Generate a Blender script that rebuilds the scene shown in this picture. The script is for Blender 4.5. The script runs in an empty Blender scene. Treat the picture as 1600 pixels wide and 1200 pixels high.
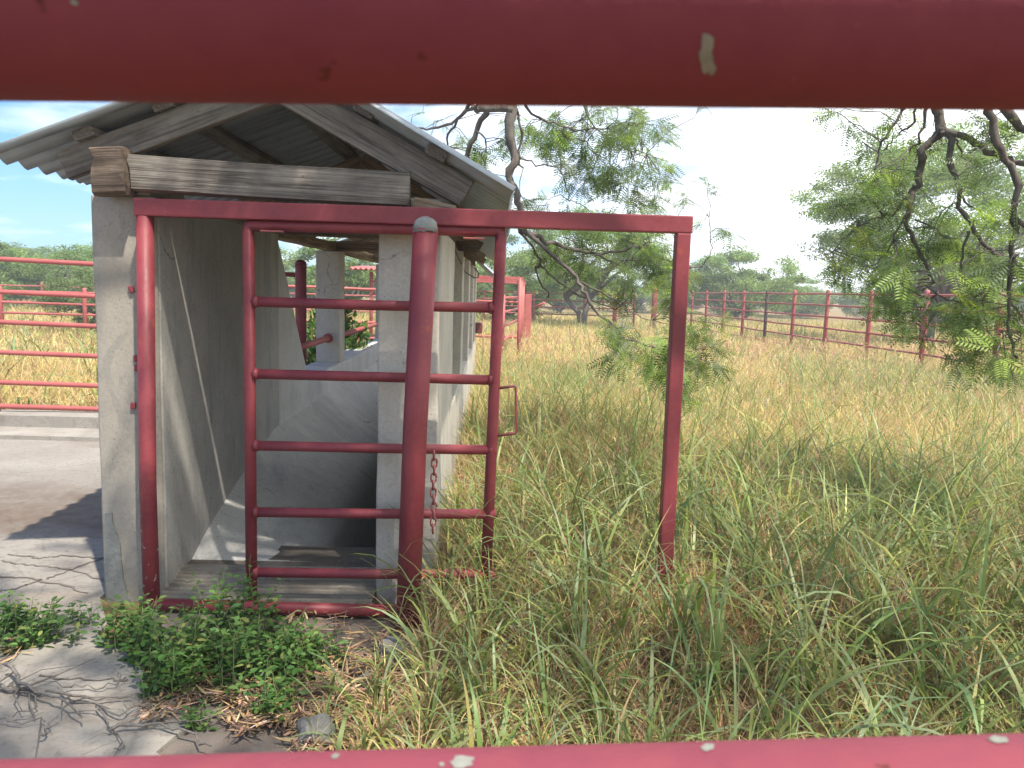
import bpy, bmesh, math, random
import numpy as np
from mathutils import Vector, Matrix

random.seed(7)
rng = np.random.default_rng(7)
sc = bpy.context.scene
COL = sc.collection
R = math.radians

# ------------------------------------------------------------------ camera
F, W, H = 1200.0, 1600, 1200
EYE = 1.5
PITCH, YAW, ROLL = R(6.9), R(1.6), R(1.7)
RM = Matrix.Rotation(-YAW, 3, 'Z') @ Matrix.Rotation(math.pi/2 - PITCH, 3, 'X') @ Matrix.Rotation(ROLL, 3, 'Z')
cd = bpy.data.cameras.new('camera')
cd.sensor_width = 36
cd.lens = 36*F/W
cd.clip_start = 0.02
cd.clip_end = 5000
cd.dof.use_dof = True
cd.dof.focus_distance = 4.2
cd.dof.aperture_fstop = 15
cam = bpy.data.objects.new('camera', cd)
COL.objects.link(cam)
cam.matrix_world = Matrix.Translation((0, 0, EYE)) @ RM.to_4x4()
sc.camera = cam


def ray(x, y):
    return RM @ Vector(((x - W/2)/F, -(y - H/2)/F, -1))


def PY(x, y, Y):            # the point seen at a pixel on the plane Y = const
    d = ray(x, y)
    return Vector((0, 0, EYE)) + d*(Y/d.y)


def PZ(x, y, Z=0.0):
    d = ray(x, y)
    return Vector((0, 0, EYE)) + d*((Z - EYE)/d.z)


# ------------------------------------------------------------------ objects
def link(o, parent=None):
    COL.objects.link(o)
    if parent is not None:
        o.parent = parent
    return o


def tag(o, label=None, cat=None, group=None, kind=None):
    if label: o['label'] = label
    if cat: o['category'] = cat
    if group: o['group'] = group
    if kind: o['kind'] = kind
    return o


def empty(name, loc=(0, 0, 0)):
    o = bpy.data.objects.new(name, None)
    o.empty_display_size = 0.2
    o.location = loc
    return link(o)


def quads_mesh(name, V, Q, mat=None, smooth=False, tint=None):
    me = bpy.data.meshes.new(name)
    V = np.ascontiguousarray(V, dtype=np.float32)
    Q = np.ascontiguousarray(Q, dtype=np.int32)
    k = Q.shape[1]
    me.vertices.add(len(V)); me.vertices.foreach_set('co', V.ravel())
    me.loops.add(Q.size); me.loops.foreach_set('vertex_index', Q.ravel())
    me.polygons.add(len(Q))
    me.polygons.foreach_set('loop_start', np.arange(0, Q.size, k, dtype=np.int32))
    me.polygons.foreach_set('loop_total', np.full(len(Q), k, dtype=np.int32))
    if smooth:
        me.polygons.foreach_set('use_smooth', np.ones(len(Q), dtype=bool))
    if tint is not None:
        a = me.attributes.new('tint', 'FLOAT_COLOR', 'POINT')
        c = np.ones((len(V), 4), dtype=np.float32); c[:, :3] = tint
        a.data.foreach_set('color', c.ravel())
    if mat: me.materials.append(mat)
    me.update(calc_edges=True)
    return me


class MB:
    """collects shapes, builds ONE mesh object"""
    def __init__(s):
        s.v = []; s.f = []; s.sm = []

    def add(s, vs, fs, smooth=False):
        b = len(s.v)
        s.v += [tuple(v) for v in vs]
        s.f += [tuple(i + b for i in f) for f in fs]
        s.sm += [smooth]*len(fs)
        return s

    def box(s, c, d, M=None, bev=0.0):
        bm = bmesh.new()
        bmesh.ops.create_cube(bm, size=1)
        bmesh.ops.scale(bm, vec=d, verts=bm.verts)
        if bev > 0:
            bmesh.ops.bevel(bm, geom=list(bm.edges), offset=bev, segments=2, affect='EDGES', profile=0.6)
        T = Matrix.Translation(c) @ (M.to_4x4() if M is not None else Matrix())
        bm.verts.index_update()
        s.add([T @ v.co for v in bm.verts], [[v.index for v in f.verts] for f in bm.faces])
        bm.free()
        return s

    def beam(s, a, b, w, h, up=(0, 0, 1), bev=0.004):
        a, b, up = Vector(a), Vector(b), Vector(up)
        x = (b - a).normalized(); y = up.cross(x).normalized(); z = x.cross(y)
        return s.box((a + b)/2, ((b - a).length, w, h), Matrix((x, y, z)).transposed(), bev)

    def tube(s, pts, rad, n=12, dome=0, flat=None):
        pts = [Vector(p) for p in pts]
        if not isinstance(rad, (list, tuple)): rad = [rad]*len(pts)
        t0 = (pts[1] - pts[0]).normalized()
        ref = Vector((0, 0, 1)) if abs(t0.z) < 0.9 else Vector((1, 0, 0))
        nx = t0.cross(ref).normalized()
        vs = []; fs = []
        rings = []
        for i, p in enumerate(pts):
            t = (pts[min(i+1, len(pts)-1)] - pts[max(i-1, 0)])
            if t.length < 1e-9: t = t0
            t = t.normalized()
            nx = (nx - t*nx.dot(t))
            if nx.length < 1e-6: nx = t.orthogonal()
            nx.normalize(); ny = t.cross(nx)
            rings.append((p, nx.copy(), ny, rad[i]))
        if dome:
            p, a, b, r = rings[-1]; t = a.cross(b)
            for k in range(1, dome+1):
                q = k/dome*math.pi/2*0.92
                rings.append((p + t*r*0.75*math.sin(q), a, b, r*math.cos(q)))
        for p, a, b, r in rings:
            for k in range(n):
                q = 2*math.pi*k/n
                vs.append(p + a*r*math.cos(q) + b*r*math.sin(q))
        m = len(rings)
        for i in range(m-1):
            for k in range(n):
                k2 = (k+1) % n
                fs.append((i*n+k, i*n+k2, (i+1)*n+k2, (i+1)*n+k))
        s.add(vs, fs, True)
        b0 = len(s.v) - len(vs)
        s.f.append(tuple(b0 + k for k in reversed(range(n)))); s.sm.append(False)
        s.f.append(tuple(b0 + (m-1)*n + k for k in range(n))); s.sm.append(False)
        return s

    def prism(s, poly, ax, a, b):
        """extrude polygon (list of 2-tuples) along axis ax from a to b"""
        n = len(poly)
        def P(u, w, t):
            return {'x': (t, u, w), 'y': (u, t, w), 'z': (u, w, t)}[ax]
        vs = [P(u, w, a) for u, w in poly] + [P(u, w, b) for u, w in poly]
        fs = [tuple(range(n)), tuple(reversed(range(n, 2*n)))]
        fs += [(i, i+n, (i+1) % n + n, (i+1) % n) for i in range(n)]
        return s.add(vs, fs)

    def build(s, name, mat, parent=None, loc=None):
        me = bpy.data.meshes.new(name)
        if loc is None:
            me.from_pydata(s.v, [], s.f)
        else:
            L = Vector(loc)
            me.from_pydata([Vector(v) - L for v in s.v], [], s.f)
        me.polygons.foreach_set('use_smooth', s.sm)
        bm = bmesh.new(); bm.from_mesh(me)
        bmesh.ops.recalc_face_normals(bm, faces=bm.faces)
        bm.to_mesh(me); bm.free()
        me.materials.append(mat); me.update()
        o = bpy.data.objects.new(name, me)
        if loc is not None: o.location = loc
        return link(o, parent)


# ------------------------------------------------------------------ materials
class NT:
    def __init__(s, name):
        s.m = bpy.data.materials.new(name); s.m.use_nodes = True
        s.t = s.m.node_tree; s.t.nodes.clear()
        s.out = s.t.nodes.new('ShaderNodeOutputMaterial')

    def n(s, ty, **kw):
        nd = s.t.nodes.new('ShaderNode' + ty)
        for k, v in kw.items():
            if k in nd.inputs: nd.inputs[k].default_value = v
            else: setattr(nd, k, v)
        return nd

    def l(s, a, b): s.t.links.new(a, b)

    def coord(s, kind='Object', scale=(1, 1, 1), rot=(0, 0, 0)):
        c = s.n('TexCoord'); m = s.n('Mapping')
        m.inputs['Scale'].default_value = scale; m.inputs['Rotation'].default_value = rot
        s.l(c.outputs[kind], m.inputs[0]); return m.outputs[0]

    def noise(s, co, scale, detail=5, rough=0.6, dist=0.0):
        nd = s.n('TexNoise'); nd.inputs['Scale'].default_value = scale
        nd.inputs['Detail'].default_value = detail; nd.inputs['Roughness'].default_value = rough
        nd.inputs['Distortion'].default_value = dist
        s.l(co, nd.inputs['Vector']); return nd.outputs['Fac']

    def ramp(s, fac, stops, interp='LINEAR'):
        nd = s.n('ValToRGB'); cr = nd.color_ramp; cr.interpolation = interp
        while len(cr.elements) < len(stops): cr.elements.new(0.5)
        for e, (p, c) in zip(cr.elements, stops):
            e.position = p
            e.color = (*c, 1) if isinstance(c, (tuple, list)) else (c, c, c, 1)
        s.l(fac, nd.inputs[0]); return nd.outputs[0]

    def mix(s, fac, a, b, mode='MIX'):
        nd = s.n('Mix', data_type='RGBA', blend_type=mode)
        for so, v in ((nd.inputs[0], fac), (nd.inputs[6], a), (nd.inputs[7], b)):
            if isinstance(v, (int, float)): so.default_value = v
            elif isinstance(v, tuple): so.default_value = (*v, 1)
            else: s.l(v, so)
        return nd.outputs[2]

    def math(s, op, a, b=0.0):
        nd = s.n('Math', operation=op)
        for so, v in ((nd.inputs[0], a), (nd.inputs[1], b)):
            if isinstance(v, (int, float)): so.default_value = v
            else: s.l(v, so)
        return nd.outputs[0]

    def bump(s, h, strength=0.3, dist=0.01):
        nd = s.n('Bump'); nd.inputs['Strength'].default_value = strength; nd.inputs['Distance'].default_value = dist
        s.l(h, nd.inputs['Height']); return nd.outputs[0]

    def principled(s, color, rough=0.7, metallic=0.0, bump=None, spec=0.5):
        p = s.n('BsdfPrincipled')
        for k, v in (('Base Color', color), ('Roughness', rough), ('Metallic', metallic), ('Specular IOR Level', spec)):
            if isinstance(v, (int, float)): p.inputs[k].default_value = v
            elif isinstance(v, tuple): p.inputs[k].default_value = (*v, 1)
            else: s.l(v, p.inputs[k])
        if bump is not None: s.l(bump, p.inputs['Normal'])
        s.l(p.outputs[0], s.out.inputs[0]); return s.m


def red_paint(name, chip=0.70, chipscale=22, rust=0.62, chipcol=(0.42, 0.4, 0.37), base=((0.145, 0.018, 0.028), (0.265, 0.046, 0.056)), foot=None, dull=0.0):
    t = NT(name); c = t.coord()
    big = t.noise(c, 3.0, 5); fine = t.noise(c, 45, 4)
    col = t.ramp(big, [(0.3, base[0]), (0.7, base[1])])
    col = t.mix(t.ramp(fine, [(0.35, 0.0), (0.75, 0.30)]), col, (0.30, 0.075, 0.085))
    r = t.noise(c, 6.5, 8, 0.7, 0.4)
    col = t.mix(t.ramp(r, [(rust, 0.0), (rust + 0.12, 0.65)]), col, (0.42, 0.10, 0.035))
    sp = t.noise(c, 70, 2)
    col = t.mix(t.ramp(sp, [(0.70, 0.0), (0.74, 0.8)]), col, (0.10, 0.025, 0.02))
    ch = t.noise(c, chipscale, 6, 0.62, 0.5)
    fac = t.ramp(ch, [(chip, 0.0), (chip + 0.02, 1.0)])
    if foot:
        sp_ = t.n('SeparateXYZ'); t.l(c, sp_.inputs[0])
        low = t.ramp(sp_.outputs[2], [(0.0, 0.17), (foot, 0.0)])
        fac = t.ramp(t.math('ADD', ch, low), [(chip, 0.0), (chip + 0.02, 1.0)])
    col = t.mix(fac, col, chipcol)
    b = t.bump(t.mix(0.5, t.noise(c, 120, 3), ch), 0.25, 0.004)
    return t.principled(col, t.ramp(fine, [(0.3, 0.42 + dull), (0.8, 0.62 + dull)]), 0, b, 0.4 - dull)


def concrete(name, a, b, stain=(0.12, 0.12, 0.125), amt=0.5, sv=(1, 1, 1), streak=0.0, bumpy=0.35, scale=1.0, warm=(0.36, 0.29, 0.2), warmamt=0.25):
    t = NT(name); c = t.coord(); cs = t.coord(scale=sv)
    col = t.ramp(t.noise(c, 2.2*scale, 8, 0.65), [(0.3, a), (0.7, b)])
    st = t.noise(cs, 2.7*scale, 9, 0.72, 0.6)
    col = t.mix(t.ramp(st, [(0.5, 0.0), (0.72, amt)]), col, stain)
    w = t.noise(cs, 1.6*scale, 7, 0.6, 0.3)
    col = t.mix(t.ramp(w, [(0.52, 0.0), (0.75, warmamt)]), col, warm)
    if streak:
        s2 = t.noise(t.coord(scale=(5, 5, 0.5)), 1.9, 7, 0.75)
        col = t.mix(t.ramp(s2, [(0.52, 0.0), (0.68, streak)]), col, stain)
        s3 = t.noise(t.coord(scale=(14, 14, 0.5)), 2.1, 6, 0.7)
        col = t.mix(t.ramp(s3, [(0.6, 0.0), (0.72, streak*0.7)]), col, (0.5, 0.49, 0.47))
    g = t.noise(c, 60, 6, 0.7)
    col = t.mix(t.ramp(g, [(0.3, 0.22), (0.6, 0.0)]), col, (0.10, 0.09, 0.085))
    s4 = t.noise(cs, 5.5*scale, 10, 0.75, 0.8)
    col = t.mix(t.ramp(s4, [(0.56, 0.0), (0.60, 0.45*amt)]), col, stain)
    wv = t.n('VectorMath', operation='ADD'); nz = t.n('TexNoise'); nz.inputs['Scale'].default_value = 3.0; nz.inputs['Detail'].default_value = 7
    t.l(c, nz.inputs['Vector']); s_ = t.n('VectorMath', operation='SCALE'); s_.inputs['Scale'].default_value = 0.5
    t.l(nz.outputs['Color'], s_.inputs[0]); t.l(c, wv.inputs[0]); t.l(s_.outputs[0], wv.inputs[1])
    vo = t.n('TexVoronoi', feature='DISTANCE_TO_EDGE'); vo.inputs['Scale'].default_value = 1.7*scale; t.l(wv.outputs[0], vo.inputs['Vector'])
    hair = t.math('MULTIPLY', t.ramp(vo.outputs['Distance'], [(0.002, 1.0), (0.007, 0.0)]), t.ramp(t.noise(c, 1.3, 3), [(0.58, 0.0), (0.63, 0.7)]))
    col = t.mix(hair, col, (0.06, 0.05, 0.045))
    pv_ = t.n('TexVoronoi'); pv_.inputs['Scale'].default_value = 55; t.l(c, pv_.inputs['Vector'])
    pit_ = t.math('MULTIPLY', t.ramp(pv_.outputs['Distance'], [(0.10, 1.0), (0.2, 0.0)]), t.ramp(t.noise(c, 6, 4), [(0.5, 0.0), (0.56, 0.7)]))
    col = t.mix(pit_, col, (0.09, 0.08, 0.075))
    v = t.noise(c, 17, 3)
    col = t.mix(t.ramp(v, [(0.68, 0.0), (0.74, 0.5)]), col, stain)
    bm_ = t.bump(t.mix(0.45, t.noise(c, 14, 8, 0.7), g), bumpy, 0.012)
    return t.principled(col, 0.9, 0, bm_, 0.25)


def wood(name, a, b, dark=(0.035, 0.028, 0.024)):
    t = NT(name)
    c = t.coord(scale=(1.2, 22, 22)); c2 = t.coord(scale=(0.5, 60, 60))
    g = t.noise(c, 2.0, 7, 0.65, 0.6); f = t.noise(c2, 2.2, 4, 0.6, 0.4)
    big = t.noise(t.coord(scale=(2.2, 5, 5)), 2.2, 6, 0.7)
    col = t.ramp(big, [(0.3, a), (0.7, b)])
    col = t.mix(t.ramp(g, [(0.36, 0.6), (0.54, 0.0)]), col, dark)
    col = t.mix(t.ramp(f, [(0.36, 0.6), (0.48, 0.0)]), col, dark)
    kn = t.noise(t.coord(scale=(5, 9, 9)), 2.0, 2)
    col = t.mix(t.ramp(kn, [(0.70, 0.0), (0.76, 0.7)]), col, dark)
    bmp = t.bump(t.mix(0.5, g, f), 0.8, 0.012)
    return t.principled(col, 0.85, 0, bmp, 0.2)


def tin(name, a=(0.29, 0.335, 0.375), b=(0.42, 0.475, 0.52), rust=0.7):
    t = NT(name); c = t.coord()
    col = t.ramp(t.noise(c, 1.6, 7, 0.65), [(0.3, a), (0.7, b)])
    col = t.mix(t.ramp(t.noise(t.coord(scale=(1, 6, 1)), 3.2, 6, 0.7), [(0.5, 0.0), (0.7, 0.6)]), col, (0.24, 0.225, 0.21))
    col = t.mix(t.ramp(t.noise(c, 5, 7, 0.7), [(rust, 0.0), (rust + 0.1, 0.7)]), col, (0.22, 0.12, 0.06))
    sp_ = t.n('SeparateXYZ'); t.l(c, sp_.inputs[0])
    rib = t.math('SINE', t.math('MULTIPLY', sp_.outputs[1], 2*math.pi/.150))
    rib_shade = t.math('MULTIPLY', t.ramp(rib, [(0.25, 0.0), (0.95, 0.75)]), t.ramp(t.noise(t.coord(scale=(1, 4, 1)), 2.5, 6, 0.7), [(0.3, 0.35), (0.6, 1.0)]))
    col = t.mix(rib_shade, col, (0.10, 0.09, 0.085))  # grime stripes painted along the ribs, standing in for their weak shading
    return t.principled(col, t.ramp(t.noise(c, 9, 4), [(0.3, 0.42), (0.7, 0.62)]), 0.3, t.bump(t.noise(c, 30, 4), 0.1, 0.004))


def leafy(name, transl=0.35, gloss=0.06):
    t = NT(name)
    a = t.n('Attribute', attribute_name='tint')
    d = t.n('BsdfDiffuse'); tr = t.n('BsdfTranslucent'); gl = t.n('BsdfGlossy')
    gl.inputs['Roughness'].default_value = 0.45
    m1 = t.n('MixShader'); m1.inputs[0].default_value = transl
    m2 = t.n('MixShader'); m2.inputs[0].default_value = gloss
    t.l(a.outputs['Color'], d.inputs[0])
    hs = t.n('HueSaturation', Saturation=1.1, Value=1.25); hs.inputs['Hue'].default_value = 0.49
    t.l(a.outputs['Color'], hs.inputs['Color']); t.l(hs.outputs[0], tr.inputs[0])
    t.l(d.outputs[0], m1.inputs[1]); t.l(tr.outputs[0], m1.inputs[2])
    t.l(m1.outputs[0], m2.inputs[1]); t.l(gl.outputs[0], m2.inputs[2])
    t.l(m2.outputs[0], t.out.inputs[0]); return t.m


def bark(name, a, b):
    t = NT(name); c = t.coord(); cs = t.coord(scale=(1, 1, 0.4))
    col = t.ramp(t.noise(cs, 16, 7, 0.7), [(0.35, a), (0.65, b)])
    col = t.mix(t.ramp(t.noise(c, 7, 5), [(0.55, 0.0), (0.7, 0.6)]), col, (0.2, 0.19, 0.17))
    return t.principled(col, 0.95, 0, t.bump(t.noise(cs, 38, 6, 0.7), 0.9, 0.02), 0.1)


def ground_mat():
    t = NT('dry_field_soil'); c = t.coord()
    col = t.ramp(t.noise(c, 0.35, 8, 0.65), [(0.3, (0.20, 0.135, 0.07)), (0.5, (0.30, 0.215, 0.095)), (0.7, (0.20, 0.19, 0.07))])
    col = t.mix(t.ramp(t.noise(c, 3.5, 8, 0.7), [(0.4, 0.0), (0.7, 0.7)]), col, (0.115, 0.075, 0.05))
    col = t.mix(t.ramp(t.noise(c, 30, 6, 0.7), [(0.5, 0.0), (0.7, 0.6)]), col, (0.27, 0.20, 0.12))
    return t.principled(col, 1.0, 0, t.bump(t.noise(c, 25, 8, 0.75), 0.8, 0.03), 0.05)


def pavement_mat():
    t = NT('weathered_pavement'); c = t.coord()
    col = t.ramp(t.noise(c, 1.3, 9, 0.68), [(0.3, (0.225, 0.205, 0.184)), (0.7, (0.32, 0.297, 0.27))])
    col = t.mix(t.ramp(t.noise(t.coord(scale=(0.5, 1.4, 1)), 1.7, 9, 0.7, 0.5), [(0.5, 0.0), (0.68, 0.6)]), col, (0.20, 0.155, 0.12))
    # dirt drift in a band across the slab (leaf mould washed against the slab step)
    sep = t.n('SeparateXYZ'); t.l(c, sep.inputs[0])
    ny = t.math('ADD', sep.outputs[1], t.math('MULTIPLY', t.noise(c, 1.1, 6, 0.6), 1.6))
    band = t.ramp(t.math('DIVIDE', ny, 10.0), [(0.505, 0.0), (0.535, 1.0), (0.585, 0.9), (0.66, 0.0)])
    br = t.ramp(t.noise(c, 9, 8, 0.75), [(0.25, 0.35), (0.6, 0.95)])
    col = t.mix(t.math('MULTIPLY', band, br), col, (0.135, 0.10, 0.078))
    sp = t.noise(c, 34, 7, 0.75)
    col = t.mix(t.ramp(sp, [(0.52, 0.0), (0.66, 0.65)]), col, (0.15, 0.12, 0.095))
    crk = t.n('TexVoronoi', feature='DISTANCE_TO_EDGE'); crk.inputs['Scale'].default_value = 0.85
    wv = t.n('VectorMath', operation='ADD'); nz = t.n('TexNoise'); nz.inputs['Scale'].default_value = 2.5; nz.inputs['Detail'].default_value = 6
    t.l(c, nz.inputs['Vector']); sc_ = t.n('VectorMath', operation='SCALE'); sc_.inputs['Scale'].default_value = 0.35
    t.l(nz.outputs['Color'], sc_.inputs[0]); t.l(c, wv.inputs[0]); t.l(sc_.outputs[0], wv.inputs[1]); t.l(wv.outputs[0], crk.inputs['Vector'])
    ck = t.ramp(crk.outputs['Distance'], [(0.003, 1.0), (0.008, 0.0)])
    col = t.mix(t.math('MULTIPLY', ck, 0.2), col, (0.07, 0.055, 0.045))
    h = t.mix(0.6, t.noise(c, 10, 9, 0.75), sp)
    return t.principled(col, 0.92, 0, t.bump(h, 0.55, 0.02), 0.2)


M = dict(
    red=red_paint('red_pipe_paint', 0.735, 26, 0.60),
    redlow=red_paint('peeling_red_pipe_paint', 0.715, 30, 0.56, foot=0.55),
    rednear=red_paint('chipped_red_pipe_paint', 0.66, 16, 0.66, (0.25, 0.245, 0.22), ((0.16, 0.034, 0.056), (0.225, 0.048, 0.074)), dull=0.2),
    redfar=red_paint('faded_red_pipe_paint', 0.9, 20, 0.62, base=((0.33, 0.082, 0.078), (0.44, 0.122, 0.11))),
    rust=red_paint('rusty_iron', 0.9, 20, 0.62, base=((0.10, 0.028, 0.028), (0.16, 0.042, 0.042))),
    darkpost=wood('dark_weathered_post', (0.10, 0.075, 0.07), (0.15, 0.11, 0.10)),
    plaster=concrete('cream_plaster', (0.31, 0.282, 0.243), (0.40, 0.366, 0.318), (0.19, 0.185, 0.18), 0.7, (1, 1, 0.5), 0.25, 0.3, 1.0, (0.42, 0.34, 0.24), 0.35),
    inner=concrete('stained_plaster', (0.42, 0.405, 0.38), (0.55, 0.53, 0.50), (0.24, 0.25, 0.27), 0.65, (1, 1, 0.45), 0.5, 0.35, 0.8),
    inner_lit=concrete('stained_plaster_brightened', (0.55, 0.54, 0.525), (0.68, 0.665, 0.65), (0.30, 0.32, 0.36), 0.55, (1, 1, 0.45), 0.35, 0.35, 0.8),  # paler copy of the inner plaster, standing in for light in the trough
    cream=concrete('pale_cream_plaster', (0.49, 0.455, 0.395), (0.61, 0.57, 0.50), (0.29, 0.265, 0.265), 0.6, (1, 1, 0.6), 0.0, 0.3, 1.0, (0.44, 0.35, 0.24), 0.35),
    rough=concrete('rough_grey_mortar', (0.20, 0.208, 0.198), (0.29, 0.298, 0.285), (0.13, 0.13, 0.13), 0.5, bumpy=0.9, warmamt=0.0),
    kerb=concrete('kerb_concrete', (0.26, 0.24, 0.215), (0.36, 0.335, 0.30), (0.17, 0.14, 0.12), 0.75, bumpy=0.6),
    patch=concrete('bare_grey_metal', (0.19, 0.195, 0.175), (0.30, 0.305, 0.275), bumpy=0.5, scale=14),
    soil=concrete('dark_crack_soil', (0.13, 0.105, 0.09), (0.20, 0.165, 0.145), bumpy=0.8),
    step=concrete('grooved_concrete', (0.24, 0.212, 0.18), (0.34, 0.305, 0.265), (0.09, 0.075, 0.062), 0.7, (0.6, 3, 1), bumpy=0.5),
    dirt=concrete('dirt_covered_concrete', (0.14, 0.118, 0.10), (0.21, 0.185, 0.16), (0.07, 0.055, 0.045), 0.8, bumpy=0.8),
    pit=concrete('algae_concrete', (0.13, 0.15, 0.125), (0.19, 0.21, 0.18), (0.03, 0.035, 0.03), 0.6, bumpy=0.4),
    wood=wood('weathered_grey_timber', (0.13, 0.113, 0.10), (0.27, 0.242, 0.215)),
    woodrot=wood('splintered_brown_timber', (0.12, 0.085, 0.065), (0.24, 0.185, 0.145)),
    woodwarm=wood('weathered_brown_timber', (0.25, 0.18, 0.12), (0.36, 0.28, 0.2)),
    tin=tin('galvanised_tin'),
    leaf=leafy('leaf_green', 0.45, 0.02),
    grass=leafy('grass_blade', 0.38, 0.025),
    bark=bark('mesquite_bark', (0.085, 0.070, 0.063), (0.19, 0.165, 0.15)),
    twig=bark('dead_twig_bark', (0.13, 0.115, 0.105), (0.25, 0.225, 0.205)),
    ground=ground_mat(),
    pave=pavement_mat(),
    litter=leafy('dead_leaf', 0.1, 0.02),
    rock=concrete('grey_rock', (0.15, 0.145, 0.135), (0.24, 0.23, 0.215), (0.08, 0.12, 0.12), 0.6, bumpy=1.0, scale=3),
    string=bark('dry_string', (0.15, 0.11, 0.07), (0.25, 0.19, 0.12)),
)

# ------------------------------------------------------------------ sun, sky
EL, AZ = R(62), R(32)
sdir = Vector((math.sin(AZ)*math.cos(EL), -math.cos(AZ)*math.cos(EL), math.sin(EL)))
sl = bpy.data.lights.new('sun', 'SUN'); sl.energy = 4.1; sl.angle = R(0.9); sl.color = (1.0, 0.925, 0.79)
so = bpy.data.objects.new('sun', sl); so.rotation_euler = sdir.to_track_quat('Z', 'Y').to_euler(); so.location = (6, -9, 14); link(so)
wd = bpy.data.worlds.new('World'); sc.world = wd; wd.use_nodes = True
nt = wd.node_tree; nt.nodes.clear()
def wn(ty, **kw):
    nd = nt.nodes.new('ShaderNode' + ty)
    for k, v in kw.items():
        if k in nd.inputs: nd.inputs[k].default_value = v
        else: setattr(nd, k, v)
    return nd
sky = wn('TexSky', sky_type='NISHITA', sun_disc=False, sun_elevation=EL, sun_rotation=math.pi - AZ, air_density=1.0, dust_density=0.5, ozone_density=2.0)
bg = wn('Background'); bg.inputs[1].default_value = 0.15
wo = wn('OutputWorld')
tc = wn('TexCoord'); sx = wn('SeparateXYZ'); nt.links.new(tc.outputs['Generated'], sx.inputs[0])
za = wn('Math', operation='MAXIMUM'); za.inputs[1].default_value = 0.0; nt.links.new(sx.outputs[2], za.inputs[0])
zb = wn('Math', operation='ADD'); zb.inputs[1].default_value = 0.14; nt.links.new(za.outputs[0], zb.inputs[0])
dx = wn('Math', operation='DIVIDE'); nt.links.new(sx.outputs[0], dx.inputs[0]); nt.links.new(zb.outputs[0], dx.inputs[1])
dy = wn('Math', operation='DIVIDE'); nt.links.new(sx.outputs[1], dy.inputs[0]); nt.links.new(zb.outputs[0], dy.inputs[1])
cx = wn('CombineXYZ'); nt.links.new(dx.outputs[0], cx.inputs[0]); nt.links.new(dy.outputs[0], cx.inputs[1])
cn = wn('TexNoise'); cn.inputs['Scale'].default_value = 1.15; cn.inputs['Detail'].default_value = 9; cn.inputs['Roughness'].default_value = 0.55; cn.inputs['Distortion'].default_value = 0.25
nt.links.new(cx.outputs[0], cn.inputs['Vector'])
# more cloud towards +X (the weather stands to the right)
bx = wn('Math', operation='MULTIPLY'); bx.inputs[1].default_value = 0.36; nt.links.new(sx.outputs[0], bx.inputs[0])
ad = wn('Math', operation='ADD'); nt.links.new(cn.outputs['Fac'], ad.inputs[0]); nt.links.new(bx.outputs[0], ad.inputs[1])
cr = wn('ValToRGB'); cr.color_ramp.elements[0].position = 0.34; cr.color_ramp.elements[1].position = 0.63
nt.links.new(ad.outputs[0], cr.inputs[0])
mx = wn('Mix', data_type='RGBA'); nt.links.new(cr.outputs[0], mx.inputs[0]); sm_ = wn('Mix', data_type='RGBA', blend_type='MULTIPLY'); sm_.inputs[0].default_value = 1; sm_.inputs[7].default_value = (.33, .53, .72, 1); nt.links.new(sky.outputs[0], sm_.inputs[6]); nt.links.new(sm_.outputs[2], mx.inputs[6]); mx.inputs[7].default_value = (6.8, 7.1, 7.5, 1)
nt.links.new(mx.outputs[2], bg.inputs[0]); nt.links.new(bg.outputs[0], wo.inputs[0])

sc.view_settings.view_transform = 'Standard'
sc.view_settings.look = 'None'
sc.view_settings.exposure = 0.98
sc.view_settings.gamma = 1
sc.render.engine = 'CYCLES'
sc.cycles.max_bounces = 8
sc.cycles.diffuse_bounces = 6
sc.cycles.transmission_bounces = 4
sc.cycles.transparent_max_bounces = 6
sc.cycles.sample_clamp_indirect = 6
sc.cycles.use_denoising = True

# ------------------------------------------------------------------ ground
HX0, HX1, HY0, HY1 = -1.50, -0.54, 4.06, 11.85        # hole for the dip vat
xs = [-900, HX0, HX1, 900]; ys = [-400, HY0, HY1, 1600]
V = [(x, y, 0) for y in ys for x in xs]
Q = [(j*4+i, j*4+i+1, (j+1)*4+i+1, (j+1)*4+i) for j in range(3) for i in range(3) if (i, j) != (1, 1)]
o = bpy.data.objects.new('ground', quads_mesh('ground', V, Q, M['ground'])); link(o); tag(o, kind='structure')


def slab(name, poly, z0, z1, mat, kind='structure'):
    mb = MB(); mb.prism(poly, 'z', z0, z1); o = mb.build(name, mat)
    return tag(o, kind=kind)


def jag(a, b, n, amp):
    r = []
    for i in range(n):
        t = i/n; r.append((a[0]+(b[0]-a[0])*t + random.uniform(-amp, amp), a[1]+(b[1]-a[1])*t + random.uniform(-amp, amp)))
    return r


poly = [(-16, 7.0), (-16, 0.2), (-1.0, 0.2), (-0.95, 1.6)] + jag((-0.95, 1.7), (-1.0, 2.5), 9, 0.05) + jag((-1.0, 2.5), (-1.72, 3.3), 10, 0.05) + [(-1.80, 3.49), (-1.80, 7.0)]
slab('pavement', poly, -0.1, 0.022, M['pave'])
slab('bare_soil', jag((-1.02, 1.3), (-.45, 1.3), 4, .02) + jag((-.45, 1.3), (-.25, 3.35), 8, .05) + [(-.3, 3.38), (-1.55, 3.38)] + jag((-1.55, 3.3), (-1.02, 2.4), 5, .03), -.05, .005, M['soil'])
# low slab step nearer the wall (the cracked apron), a thin sheet on the pavement
mb = MB(); mb.prism([(-16, 7.0), (-1.80, 7.0), (-1.80, 7.42), (-16, 7.42)], 'z', -0.1, 0.06)
mb.prism([(-16, 7.42), (-1.80, 7.42), (-1.80, 7.75), (-16, 7.75)], 'z', -0.1, 0.17)
tag(mb.build('kerb', M['kerb']), kind='structure')


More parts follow.
